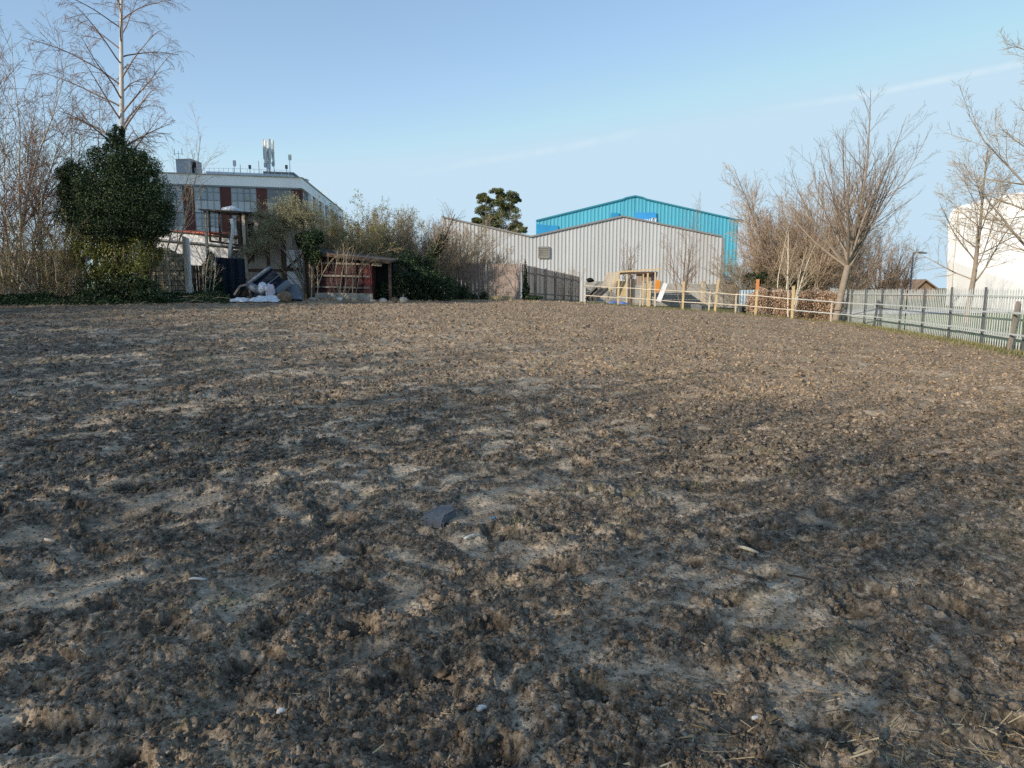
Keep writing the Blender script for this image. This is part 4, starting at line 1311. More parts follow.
def red_shed():
    y = 32.0; X = lambda p: P(p, 0, y)[0]; Z = lambda t: P(340, t, y)[2]
    zg = gz(X(340), y); root = thing('red_shed', (X(342), y, zg), 'faded dark red boarded shed with a sloping felt roof and open dark end', 'shed')
    e = MB(); x0, x1 = X(311), X(373); n = 9
    zt = lambda x: Z(255.5) + (Z(262) - Z(255.5)) * (x - x0) / (x1 - x0)
    for k in range(n):
        f0, f1 = k / n, (k + .94) / n; zb = Z(293)
        a0, a1 = zb + (zt(x0) - zb) * f0, zb + (zt(x0) - zb) * f1; b0, b1 = zb + (zt(x1) - zb) * f0, zb + (zt(x1) - zb) * f1
        e.hexa([(x0, y - .02, a0), (x1, y - .02, b0), (x1, y + .03, b0), (x0, y + .03, a0), (x0, y + .005, a1), (x1, y + .005, b1), (x1, y + .03, b1), (x0, y + .03, a1)])
    e.build('front_board_wall', M['red_board'], root)
    MB().prism([(x0, y + .032, zg - .1), (x1, y + .032, zg - .1), (x1, y + .032, zt(x1)), (x0, y + .032, zt(x0))], (0, 2.5, 0)).build('wall', M['red_board'], root)
    rp = MB(); rp.prism([(X(364), y - .04, Z(293)), (X(372.6), y - .04, Z(293)), (X(372.6), y - .04, Z(262.5)), (X(364), y - .04, Z(261.5))], (0, .018, 0)); rp.build('repair_panel', M['red_bright'], root)['label'] = 'brighter red patched board with flaking paint'
    for t in (262.8, 275.2, 286.5):
        MB().bar((X(311.5), y - .055, Z(t)), (X(371), y - .055, Z(t + 1.5)), .05, .085).build('batten', M['timber_grey'], root)
    for p in (322, 343, 357, 363.3): MB().bar((X(p), y - .05, Z(293)), (X(p), y - .05, Z(259)), .05, .06, up=(0, 1, 0)).build('batten', M['red_board'], root)
    MB().bar((X(308.8), y - .06, zg - .1), (X(308.8), y - .06, Z(252)), .26, .12, up=(0, 1, 0)).build('corner_post', M['timber_brown'], root)
    MB().prism([(X(311), y - .07, zg - .1), (X(373), y - .07, zg - .1), (X(373), y - .07, Z(293.5)), (X(311), y - .07, Z(292.5))], (0, .09, 0)).build('plinth', M['concrete'], root)
    r = MB(); xa, xb = X(306.5), X(392)
    r.hexa([(xa, y - .35, Z(253.3)), (xb, y - .35, Z(263.2)), (xb, y + 2.7, Z(263.2) + .25), (xa, y + 2.7, Z(253.3) + .25), (xa, y - .35, Z(250.3)), (xb, y - .35, Z(261.2)), (xb, y + 2.7, Z(261.2) + .25), (xa, y + 2.7, Z(250.3) + .25)])
    r.build('roof', M['roof_felt'], root)
    f = MB(); f.bar((xa, y - .37, Z(252.4)), (xb, y - .37, Z(262.4)), .03, .15); f.build('roof_fascia', M['timber_brown'], root)
    # open end bay: dark inside, posts and a pale header
    MB().prism([(X(373.4), y + .9, zg - .1), (X(391), y + .9, zg - .1), (X(391), y + .9, Z(263)), (X(373.4), y + .9, Z(261))], (0, 1.6, 0)).build('back_lining', M['dark_void'], root)  # near-black block paints the shade inside the bay
    MB().bar((X(390.5), y, zg - .1), (X(390.5), y, Z(263)), .12, .12, up=(0, 1, 0)).build('corner_post', M['timber_brown'], root)
    MB().bar((X(373.2), y - .08, Z(264)), (X(383), y - .08, Z(265)), .04, .14).build('header_board', M['timber_pale'], root)


red_shed()

# ------------------------------------------------------------------ dumped things
def pile_at(px, py, y): return Vector(P(px, py, y))


def sofa():
    y = 30.0; c = Vector(G(268, 0, y))
    root = thing('dumped_sofa', c, 'dark navy sofa with grey padded arms dumped on its end by the hut', 'sofa')
    S = lambda px, py, d: Vector(P(px, py, d))
    # local frame: long axis leans up to the right like the photo's upper edge
    def slab(a, b, c_, d, t, name, m, bev=.05):
        n = (b - a).cross(d - a).normalized() * t
        MB().hexa([a, b, c_, d, a + n, b + n, c_ + n, d + n]).build(name, m, root, bevel=bev)
    # backrest board (deep navy) facing us, tilted
    slab(S(250, 284.5, 29.9), S(271.5, 267.5, 30.4), S(287, 284, 30.0), S(266, 297.5, 29.6), .16, 'backrest', M['navy_fabric'], .03)
    mid0, mid1 = S(259, 291, 29.72), S(279.5, 275, 30.15)
    MB().tube([mid0, mid1], [.022, .022], 6).build('seam', M['sofa_grey'], root)
    def bolster(a, b, r, name, m=M['sofa_grey']):
        d = (b - a); k = [0, .04, .12, .5, .88, .96, 1]; rr = [r * q for q in (.55, .85, 1, 1.03, 1, .85, .55)]
        MB().tube([a + d * q for q in k], rr, 14).build(name, m, root, True)
    bolster(S(248, 284, 29.75), S(271, 266.8, 30.35), .085, 'top_edge')
    bolster(S(247.5, 285, 29.5), S(266, 293.5, 29.3), .165, 'arm_cushion')
    bolster(S(275, 294, 29.3), S(289.5, 282.3, 29.7), .165, 'arm_cushion')
    a, b, c2, d = S(283, 298.5, 29.6), S(302, 299.3, 29.6), S(297.5, 284.5, 29.9), S(291, 283.6, 29.9)
    slab(a, b, c2, d, -.5, 'seat_base', M['sofa_grey'], .015)
    slab(S(252, 300, 29.5), S(268, 301, 29.4), S(266, 291, 29.5), S(250, 286, 29.7), -.35, 'frame_underside', M['navy_fabric'], .03)


sofa()


def lump(name, px, py, y, r, m, label, cat, seed, group=None, amp=.3, freq=1.8, sub=4):
    p = P(px, py, y); zg = float(surf(p[0], y)[0])
    c = (p[0], y, max(p[2], zg + r[2] * .55))
    vs, fs = blob(c, r, seed, sub, amp, freq)
    o = MB().add(vs, fs).build(name, m, None, True)
    me = o.data; off = Vector((c[0], c[1], zg)); me.transform(Matrix.Translation(-off)); o.location = off
    return tag(o, label, cat, group)


def sheet(name, px0, px1, py, y, dep, hgt, m, label, cat, seed):
    """crumpled lying sheet / mattress"""
    a, b = P(px0, py, y), P(px1, py, y); nx, ny = 34, 12; V, F = [], []
    g = float(gz((a[0] + b[0]) / 2, y))
    for i in range(nx + 1):
        for j in range(ny + 1):
            u, v = i / nx, j / ny
            x = a[0] + (b[0] - a[0]) * u; yy = y - dep / 2 + dep * v
            e = min(1, 5 * min(u, 1 - u, v * 1.2, (1 - v) * 1.2) + .05)
            k = hgt * e ** .4 * (.85 + .28 * float(fbm(np.array(x * 2.2), np.array(yy * 2.2), seed, 2)))
            V.append((x + .04 * math.sin(v * 9 + seed), yy + .06 * math.sin(u * 11 + seed), float(gz(x, yy)) + max(.01, k)))
    F = [(i * (ny + 1) + j, (i + 1) * (ny + 1) + j, (i + 1) * (ny + 1) + j + 1, i * (ny + 1) + j + 1) for i in range(nx) for j in range(ny)]
    o = MB().add(V, F).build(name, m, None, True)
    off = Vector(((a[0] + b[0]) / 2, y, g)); o.data.transform(Matrix.Translation(-off)); o.location = off
    return tag(o, label, cat)


sheet('crumpled_white_sheet', 232, 251.5, 299, 28.9, .7, .20, M['plastic_white'], 'crumpled white plastic sheet at the left of the dumped rubbish', 'sheet', 3)
sheet('white_mattress', 250.5, 280.5, 299, 28.7, .8, .30, M['plastic_white'], 'long thin white mattress lying on the soil before the sofa', 'mattress', 8)
lump('rubbish_bag', 262.5, 287.5, 29.15, (.19, .17, .22), M['plastic_white'], 'round white rubbish bag resting against the sofa', 'bag', 2, amp=.14)
lump('rubbish_bag', 270, 291, 29.0, (.20, .17, .30), M['bag_pink'], 'upright pinkish white carrier bag beside the round white one', 'bag', 5, amp=.2)
lump('brown_sack', 284, 297.5, 28.9, (.30, .24, .24), M['bag_brown'], 'brown stained sack at the right end of the white mattress', 'sack', 9, amp=.22)


def broken_frame():
    y = 29.5; root = thing('broken_frame', G(242, 0, y), 'broken pale wooden frame lying left of the sofa above the white sheet', 'wooden frame')
    pts = [P(234, 295, y), P(240, 286, y + .1), P(248, 284.5, y + .2), P(250, 293, y)]
    for i in range(3): MB().bar(pts[i], pts[i + 1], .05, .09).build('frame_bar', M['timber_grey'], root, bevel=.006)
    MB().prism([P(236, 296, y + .15), P(249, 296, y + .15), P(248, 287, y + .2), P(241, 288, y + .2)], (0, .05, 0)).build('dark_backing', M['dark_void'], root)


broken_frame()


def rubble():
    y = 30.8
    items = [(312, 302, .16, .09, 'concrete', 'flat grey concrete lump just right of the sofa base'), (339.5, 301.2, .13, .10, 'chalk', 'small white block on the soil before the red shed'),
             (383, 300.8, .19, .13, 'concrete', 'squarish pale block below the dark open end of the shed'), (394, 300, .16, .17, 'bag_brown', 'brown lump of rubble right of the pale block'),
             (403, 299.8, .18, .17, 'concrete', 'rounded grey brown boulder at the edge of the undergrowth'), (373, 301.5, .14, .06, 'timber_pale', 'pale splinter of board by the shed corner'),
             (326, 302.6, .12, .05, 'tile_red', 'flat broken brick left of the white block'), (354, 302.4, .12, .05, 'timber_yellow', 'small yellowish broken board right of the white block')]
    for k, (px, py, w, h, m_, lab) in enumerate(items):
        x, yy, z = G(px, 0, y - (.3 if k < 3 else 0)); z = float(surf(x, yy)[0])
        vs, fs = blob((x, yy, z + h * .55), (w, w * .8, h), k + 20, 2, .22, 1.3)
        o = MB().add(vs, fs).build('rubble_lump', M[m_]); off = Vector((x, yy, z)); o.data.transform(Matrix.Translation(-off)); o.location = off
        tag(o, lab, 'rubble', 'rubble lying along the foot of the sheds')


rubble()


def yellow_beam():
    a, b = Vector(G(489, 0, 40.3)), Vector(G(512, 0, 39.6)); z = Vector((0, 0, .14))
    o = MB().bar(a + z, b + z + Vector((0, 0, -.02)), .16, .26).build('yellow_beam', M['timber_yellow'], None, bevel=.012)
    off = (a + b) / 2; o.data.transform(Matrix.Translation(-off)); o.location = off
    tag(o, 'yellowish timber beam lying at the foot of the sunlit panel fence', 'beam')


yellow_beam()

# ------------------------------------------------------------------ yard in front of the warehouse
def yard():
    y = 50.0
    root = thing('grey_block_wall', G(668, 0, y), 'low grey block wall with stacked courses in front of the grey warehouse', 'wall')
    segs = [(586, 622, 281), (622, 664, 281), (664, 700, 283.5), (700, 706, 281), (706, 737, 284)]
    for p0, p1, t in segs:
        a, b = G(p0, 0, y), G(p1 - .3, 0, y); zt = P(p0, t, y)[2]
        m = MB(); n = 5; zb = min(a[2], b[2]) - .2
        for k in range(n):
            z0, z1 = zb + (zt - zb) * k / n, zb + (zt - zb) * (k + .95) / n
            m.box(((a[0] + b[0]) / 2, y + .1 + .012 * (k % 2), (z0 + z1) / 2), (b[0] - a[0], .2, z1 - z0))
        m.build('wall_section', M['block_wall' if (p0 != 700) else 'timber_pale'], root)
    # climbing shelter: sloping slatted ramp, beam, boards
    y = 45.5; S = lambda px, py, d=y: Vector(P(px, py, d)); zg = G(630, 0, y)[2]
    root = thing('playground_shelter', G(630, 0, y), 'ramshackle timber shelter with a sloping slatted side and plywood boards', 'shelter')
    m = MB(); a, b, c, d = S(602, 293), S(606.5, 272.3), S(619.5, 272.3), S(607.5, 298.5)
    a = S(598.5, 296); n = 15
    for k in range(n):
        f0, f1 = k / n, (k + .86) / n
        p0, q0 = a.lerp(b, f0), d.lerp(c, f0); p1, q1 = a.lerp(b, f1), d.lerp(c, f1); o = Vector((0, .04, 0))
        if k > 3: m.hexa([p0, q0, q0 + o, p0 + o, p1, q1, q1 + o, p1 + o])
    m.build('slatted_ramp', M['timber_pale'], root)
    MB().bar(S(607.5, 299, y - .1), S(619.5, 272, y - .1), .05, .13).build('ramp_beam', M['timber_yellow'], root)
    MB().bar(S(596, 298, y + .1), S(609, 274, y + .1), .05, .12).build('ramp_beam', M['timber_yellow'], root)
    MB().hexa([S(618, 274.6), S(651, 274), S(651, 274, y + 2), S(618, 274.6, y + 2), S(618, 272.3), S(657, 271.5), S(657, 271.5, y + 2), S(618, 272.3, y + 2)]).build('roof', M['timber_brown'], root)
    MB().bar(S(619, 272), S(661.5, 269), .05, .1).build('roof_pole', M['timber_yellow'], root)
    for px, t, bt, m_, w in ((626.5, 274, 298, 'timber_pale', .08), (631.5, 275, 297, 'timber_brown', .1), (647.5, 273, 300, 'timber_yellow', .10), (655, 272, 300, 'timber_pale', .09), (643, 274, 299, 'timber_yellow', .07)):
        p = S(px, bt); p.z = zg - .1; MB().bar(p, S(px + .3, t), w, w, up=(0, 1, 0)).build('upright', M[m_], root)
    for p0, p1, t, bt, m_, yo in ((628.5, 635, 279, 297.5, 'timber_pale', .15), (616, 626.5, 281, 296, 'timber_yellow', .4), (635.5, 641.5, 273.6, 285, 'timber_pink', .2), (641.5, 657, 271.8, 281, 'timber_pink', .35), (642, 650, 283, 297, 'concrete', .3)):
        MB().prism([S(p0, bt, y + yo), S(p1, bt, y + yo), S(p1 + .8, t, y + yo), S(p0 + .8, t, y + yo)], (0, .03, 0)).build('board', M[m_], root)
    # orange tub, white leaning board, blue tarp, dark stack
    y = 45.2; x, yy, z = G(657.5, 0, y)
    o = MB().prism([S(655, 291.5, y), S(659.5, 292.5, y), S(661, 281, y), S(656, 279.5, y)], (0, .12, 0)).build('orange_board', M['orange_plastic'], None, bevel=.02)
    off = Vector((x, yy, z)); o.data.transform(Matrix.Translation(-off)); o.location = off; tag(o, 'orange plastic board standing beside the timber shelter', 'board')
    y = 44.0; x, yy, z = G(660, 0, y)
    a, b, c, d = S(656.2, 301, y), S(661, 301.8, y), S(667.8, 284, y + .5), S(664, 282.6, y + .5)
    o = MB().hexa([a, b, b + Vector((0, .05, 0)), a + Vector((0, .05, 0)), d, c, c + Vector((0, .05, 0)), d + Vector((0, .05, 0))]).build('white_board', M['white_paint'], None, bevel=.01)
    off = Vector((x, yy, z)); o.data.transform(Matrix.Translation(-off)); o.location = off; tag(o, 'white board leaning to the right behind the rail fence', 'board')
    sheet('blue_tarpaulin', 609, 629, 297, 44.3, .8, .24, M['blue_tarp'], 'crumpled blue tarpaulin on the ground under the timber shelter', 'tarpaulin', 4)
    y = 45.0
    root = thing('leaning_planks', G(597, 0, y), 'dark and grey planks leaning in a heap left of the timber shelter', 'planks')
    for k in range(7):
        p = S(586 + k * 1.6, 299.5, y - .1 * k); q = S(596 + k * 2.0, 288.5 + .5 * (k % 3), y + .15)
        MB().bar(p, q, .05, .20 + .08 * (k % 2)).build('plank', M['dark_void' if k % 3 == 1 else 'timber_grey'], root, bevel=.006)
    lump('black_bundle', 590, 280.3, 50.1, (.28, .25, .16), M['dark_void'], 'black plastic bundle lying on the grey block wall end', 'bundle', 31)
    y = 41.0
    for px, py, w, h, lab in ((695.5, 305, .22, .30, 'dark grey crate on the grass behind the rails, left of a pair'), (701, 305.5, .26, .25, 'lower dark grey crate on the grass behind the rails, right of a pair')):
        x, yy, z = G(px, 0, y); root = thing('grey_crate', (x, yy, z), lab, 'crate', 'grey crates behind the rail fence')
        MB().box((x, yy, z + h / 2), (w * 2, w * 1.6, h)).build('crate_body', M['concrete_dark'], root, bevel=.02)
        MB().box((x, yy, z + h + .02), (w * 2.1, w * 1.7, .04)).build('rim', M['block_wall'], root, bevel=.01)
    y = 41.5; root = thing('pale_blue_sheet_fence', G(748, 0, y), 'pale blue grey metal sheet screen between the shrubs and the beech hedge', 'screen')
    V, F = [], []; n = 50
    a, b = G(739, 0, y), G(775, 0, y)
    for i in range(n + 1):
        x = a[0] + (b[0] - a[0]) * i / n; w_ = .03 * (1 if (i // 2) % 2 else -1); V += [(x, y + w_, a[2] - .3), (x, y + w_, P(745, 290, y)[2])]
        if i: F.append((2 * i - 2, 2 * i, 2 * i + 1, 2 * i - 1))
    MB().add(V, F).build('sheet', M['sheet_blue'], root)
    for i in (0, 25, 50): MB().bar((V[2 * i][0], y + .08, a[2] - .2), (V[2 * i][0], y + .08, P(745, 289, y)[2]), .06, .06, up=(0, 1, 0)).build('post', M['steel_dark'], root)
    y = 40.2; x, yy, z = G(743.5, 0, y); root = thing('grey_tub', (x, yy, z), 'small dark blue grey tub on the grass before the pale sheet screen', 'tub')
    MB().tube([(x, yy, z - .02), (x, yy, z + .42), (x, yy, z + .44)], [.20, .25, .27], 14).build('tub_body', M['steel_dark'], root, True)
    MB().tube([(x, yy, z + .43), (x, yy, z + .47)], [.28, .28], 14).build('rim', M['concrete_dark'], root, True)


yard()

# ------------------------------------------------------------------ small things lying in the field
def ground_point(px, py):
    """march the surveyed direction to the field surface"""
    best = None
    for y in np.geomspace(1.5, 40, 900):
        p = P(px, py, y)
        if p[2] <= gz(p[0], y): return p[0], float(y)
    return P(px, py, 30)[0], 30.0


def slate():
    x, y = ground_point(437, 520); z = float(surf(x, y)[0])
    vs = []; out = [(-.16, -.05), (-.10, .05), (-.03, .06), (.02, .11), (.12, .12), (.17, .03), (.13, -.02), (.09, -.06), (.07, -.12), (-.03, -.10), (-.12, -.11)]
    k = .80; n = len(out); tilt = lambda a, b: .03 + a * .06 + b * .12 + .012 * math.sin(a * 60) * math.cos(b * 47)
    m = MB(); bot = [(x + a * k, y + b * k * 1.5, z + tilt(a, b) - .035) for a, b in out]; top = [(x + a * k * .97, y + b * k * 1.45, z + tilt(a, b) + .02) for a, b in out]
    m.add(bot + top, [tuple(range(n)), tuple(range(2 * n - 1, n - 1, -1))] + [(i, (i + 1) % n, (i + 1) % n + n, i + n) for i in range(n)])
    o = m.build('slate_slab', M['slate'], None, bevel=.012); off = Vector((x, y, z)); o.data.transform(Matrix.Translation(-off)); o.location = off
    tag(o, 'flat broken dark slate slab lying alone in the middle of the field', 'stone slab')


slate()


def scrap(name, px, py, L, w, ang, m, label, cat, h=.015, group=None, lift=.012):
    x, y = ground_point(px, py); z = float(surf(x, y)[0]); c, s = math.cos(ang), math.sin(ang)
    pts = []
    for k in range(5):
        t = k / 4 - .5; pts.append((x + c * L * t + s * .01 * math.sin(k * 2), y + s * L * t, float(surf(x + c * L * t, y + s * L * t)[0]) * .4 + z * .6 + lift + h * .4))
    rr = [w * .35, w * .5, w * .5, w * .45, w * .25]
    mb = MB().tube(pts, rr, 7); o = mb.build(name, M[m], None, True)
    off = Vector((x, y, z)); o.data.transform(Matrix.Translation(-off) ); o.location = off
    return tag(o, label, cat, group)


scrap('white_stick', 470, 541.5, .10, .018, .75, 'chalk', 'short white stick lying just below the slate slab', 'stick')
scrap('white_stick', 198, 587.5, .085, .016, .25, 'chalk', 'white splinter lying alone on the left part of the field', 'stick')
scrap('white_flake', 281, 718, .028, .022, .3, 'chalk', 'white flake among the clods near the bottom left', 'flake')
scrap('white_flake', 481, 719.5, .035, .022, .6, 'chalk', 'white flake among the clods near the bottom centre', 'flake')
scrap('white_flake', 755, 721, .028, .016, .2, 'chalk', 'tiny white flake in the mud right of the bottom centre', 'flake')
scrap('pale_splinter', 749, 553, .13, .022, -.7, 'timber_pale', 'pale grey wood splinter lying right of the field middle', 'splinter')
scrap('pale_board', 940, 457, .34, .03, -.12, 'timber_grey', 'pale board piece half buried in the clods on the right', 'board')
scrap('blue_scrap', 493, 521.5, .04, .024, .2, 'blue_scrap', 'small blue plastic scrap right of the slate slab', 'plastic scrap')
scrap('brown_stick', 738, 579, .22, .012, -.9, 'stick', 'thin dark stick pointing away below the pale splinter', 'stick')
scrap('brown_stick', 805, 585, .20, .012, -.8, 'stick', 'dark stick lying to the right of the other thin stick', 'stick')
scrap('dark_branch', 75, 440, 1.1, .026, .05, 'stick', 'long thin dark branch lying across the left side of the field', 'branch', lift=.0)
scrap('pale_splinter', 50, 541, .12, .02, -.5, 'timber_pale', 'pale twig lying near the left edge of the field', 'splinter')
# ------------------------------------------------------------------ trees and shrubs
def seedrng(s): return np.random.default_rng(s)


def tree_thing(name, loc, label, cat='tree', group=None):
    return thing(name, (loc[0], loc[1], loc[2]), label, cat, group)


def one(start, d, L, r0, r1, K, wig, trop, rg):
    return polylines(np.array([start], float), np.array([d], float), np.array([L]), np.array([r0]), np.array([r1]), K, wig, trop, rg)


def main_tree():
    rg = seedrng(3); b = G(836, 0, 36.6); root = tree_thing('bare_tree', b, 'tall bare vase shaped tree with a leaning trunk inside the rail fence, right of centre')
    H = P(866, 84, 36.6)[2] - b[2]; fork = P(845, 266, 36.6)
    tr = polylines(np.array([(b[0], b[1], b[2] - .15)]), np.array([(fork[0] - b[0], 0, fork[2] - b[2])]), np.array([np.linalg.norm(np.array(fork) - np.array(b)) + .2]), np.array([.185]), np.array([.155]), 7, .012, 0, rg)
    top = tr[0][0, -1]
    lead = polylines(top[None] - [[0, 0, .2]], np.array([[.10, .0, 1.]]), np.array([H - (top[2] - b[2])]), np.array([.105]), np.array([.012]), 12, .025, .02, rg)
    # main limbs leave the fork and the lower leader, sweep out then up
    n = 18; st = []; d = []; L = []; r = []
    for i in range(n):
        a = i * 2.4 + rg.uniform(-.3, .3); low = i < 10
        t = 0 if low else rg.uniform(.02, .22)
        p = top + np.array([.0, 0, -.35 + .45 * rg.uniform()]) if low else lead[0][0, 0] + (lead[0][0, 3] - lead[0][0, 0]) * t * 4
        el = math.radians(rg.uniform(38, 66) if low else rg.uniform(50, 72))
        st.append(p); d.append((math.cos(a) * math.cos(el), math.sin(a) * math.cos(el) * .85, math.sin(el)))
        L.append((rg.uniform(5.6, 7.0) if low else rg.uniform(5.2, 7.2))); r.append(rg.uniform(.06, .085) if low else rg.uniform(.045, .065))
    limbs = polylines(np.array(st), np.array(d), np.array(L), np.array(r), np.full(n, .008), 12, .03, .04, rg)
    limbs[0][:, 1:-1, 2] -= np.sin(np.linspace(0, PI, 12))[1:-1] * .12
    l2 = sprout(limbs, 9, .15, .97, 30, 8, .44, 8, .025, .03, rg, .45, .3, .55, .007)
    l2b = sprout(lead, 20, .12, .98, 36, 8, .32, 8, .025, .035, rg, .4, .3, .6, .007)
    both = (np.concatenate([l2[0], l2b[0]]), np.concatenate([l2[1], l2b[1]]))
    l3 = sprout(both, 6, .15, .98, 30, 8, .45, 5, .03, .025, rg, .55, .5, .5, .0052)
    l4 = sprout(l3, 2, .2, .95, 32, 10, .45, 4, .04, .02, rg, .7, .6, .4, .0042)
    build_tree(root, [(*tr, 12), (*lead, 8), (*limbs, 6)], [(*both, 4), (*l3, 3), (*l4, 3)], M['bark'], M['twig'])


main_tree()


def multistem(name, label, base, n, H, spread, seed, mt, mc, tilt=(5, 32), r0=.05, n2=12, n3=7, n4=0, r2=.42, r3=.45, cat='tree', group=None, dy=1.0, trop=.03, rmin=.0045, leaf=None, wig=.06, t2=.12):
    """several stems from one stool"""
    rg = seedrng(seed); root = tree_thing(name, base, label, cat, group)
    a = np.arange(n) * 2.399 + rg.uniform(-.4, .4, n); el = np.radians(90 - rg.uniform(tilt[0], tilt[1], n))
    st = np.stack([base[0] + np.cos(a) * spread * rg.uniform(.1, 1, n), base[1] + np.sin(a) * spread * dy * rg.uniform(.1, 1, n), np.full(n, base[2] - .08)], -1)
    d = np.stack([np.cos(a) * np.cos(el), np.sin(a) * np.cos(el) * dy, np.sin(el)], -1)
    L = H / np.maximum(d[:, 2], .55) * rg.uniform(.72, 1.02, n)
    s = polylines(st, d, L, r0 * rg.uniform(.6, 1.2, n), np.full(n, .008), 10, wig, trop, rg)
    l2 = sprout(s, n2, t2, .97, 34, 10, r2, 7, .08, trop, rg, .5, .35, .5, rmin * 1.4)
    l3 = sprout(l2, n3, .15, .98, 38, 12, r3, 5, .1, trop, rg, .6, .5, .45, rmin)
    cg = [(*l2, 4), (*l3, 3)]
    last = l3
    if n4: l4 = sprout(l3, n4, .2, .98, 38, 12, .5, 4, .12, .01, rg, .7, .6, .4, rmin); cg.append((*l4, 3)); last = l4
    build_tree(root, [(*s, 6)], cg, mt, mc)
    if leaf:
        cnt, size, lm = leaf; p = last[0][:, 1:].reshape(-1, 3); p = p[rg.integers(0, len(p), cnt)] + rg.normal(0, .06, (cnt, 3))
        V, F = leaves(p, size, rg); link('leaves', mesh_np('leaves', V - np.array(base), F), lm, root)
    return root


def gp(px, y): return G(px, 0, y)


def hgt(px, py, y): return P(px, py, y)[2] - G(px, 0, y)[2]


# --- the brown grove right of the warehouse
multistem('bare_tree', 'broad twiggy brown tree filling the left of the grove beside the blue warehouse', gp(777, 47), 30, .92 * hgt(777, 212, 47), 1.3, 27, M['bark'], M['twig_warm'], (3, 26), .06, 17, 8, 3, .36, rmin=.008)
multistem('bare_tree', 'tallest reddish brown tree in the middle of the grove', gp(800, 46), 30, hgt(802, 172, 46) * .93, 1.2, 22, M['bark'], M['twig_warm'], (3, 38), .07, 17, 8, 3, .34, rmin=.008)
multistem('bare_tree', 'bushy brown tree at the right of the grove behind the tall vase shaped tree', gp(832, 47), 22, hgt(830, 198, 47) * .9, 1.0, 23, M['bark'], M['twig_warm'], (4, 40), .055, 16, 8, 3, .36, rmin=.008)
multistem('scrub_bush', 'low tan scrub bush at the foot of the grove by the blue wall', gp(752, 46), 22, .8 * hgt(752, 242, 46), .8, 24, M['bark'], M['twig_tan'], (5, 48), .04, 14, 8, 3, .45, cat='bush', rmin=.007)


def dark_thicket(name, label, clumps, n, size, m, seed, base, cat='shrub', stem=True, shell=.45, group=None, gap=-.6):
    """leafy evergreen mass: several clumps of leaf sized faces on short stems"""
    rg = seedrng(seed); root = tree_thing(name, base, label, cat, group)
    c = np.array([q[:3] for q in clumps], float); r = np.array([q[3:6] for q in clumps], float)
    # secondary clumps on the surface for an uneven outline
    k = 7; idx = np.repeat(np.arange(len(c)), k); u = unit(rg.normal(0, 1, (len(idx), 3)))
    c2 = c[idx] + u * r[idx] * .85; r2 = r[idx] * rg.uniform(.22, .5, (len(idx), 1))
    C = np.vstack([c, c2]); R = np.vstack([r, r2])
    wgt = (R.prod(1)) ** .62; cnt = np.maximum(20, (n * wgt / wgt.sum())).astype(int)
    pts, nm = [], []
    for cc, rr, q in zip(C, R, cnt):
        p, u = clumpy([cc], [rr], q, rg, shell); pts.append(p); nm.append(u)
    p = np.concatenate(pts); u = np.concatenate(nm)
    gaps = fbm(p[:, 0] * 1.7 + p[:, 1], p[:, 2] * 1.7, seed, 3); keep = gaps > gap
    p, u = p[keep], u[keep]
    p = p + u * np.where(rg.uniform(0, 1, len(p)) < .03, rg.uniform(0, .38, len(p)), 0)[:, None]      # stray shoots
    zmin = gz(p[:, 0], p[:, 1]); p[:, 2] = np.maximum(p[:, 2], zmin + .03)
    V, F = leaves(p, size, rg, u, .9, .75, .3)
    link('foliage', mesh_np('foliage', V - np.array(base), F), m, root)
    if stem:
        m_ = MB()
        for cc in c[:8]:
            b0 = Vector((base[0] + (cc[0] - base[0]) * .5, base[1] + (cc[1] - base[1]) * .5, gz(base[0], base[1]) - .05)); t = Vector(cc)
            mid = b0.lerp(t, .5) + Vector((rg.normal(0, .1), rg.normal(0, .1), 0))
            m_.tube([b0, mid, t], [.07, .05, .025], 6)
        m_.build('stem', M['bark_dark'], root, True)
    return root


def cl(px, py, y, rx, rz, ry=None): p = P(px, py, y); return (*p, rx, ry or rx * .8, rz)


dark_thicket('evergreen_shrub', 'dark evergreen shrub in the shadow under the grove by the hedge', [cl(757, 281, 45.5, 1.0, .7), cl(773, 278, 45.5, 1.0, .8), cl(800, 282, 45.5, 1.4, .8)], 5000, .12, M['ivy'], 41, gp(777, 44.5))


def sapling_group():
    specs = [(781, 38.6, 205, 'slender pale stemmed sapling, left of the pair before the beech hedge'), (791.5, 37.2, 225, 'forked pale barked sapling, right of the pair before the beech hedge')]
    for k, (px, y, top, lab) in enumerate(specs):
        multistem('pale_sapling', lab, gp(px, y), 2 + k, hgt(px, top, y), .12, 60 + k, M['pale_stem'], M['twig_pale'], (2, 14), .06, 14, 6, 0, .36, cat='sapling', group='pale saplings before the beech hedge', t2=.3)


sapling_group()


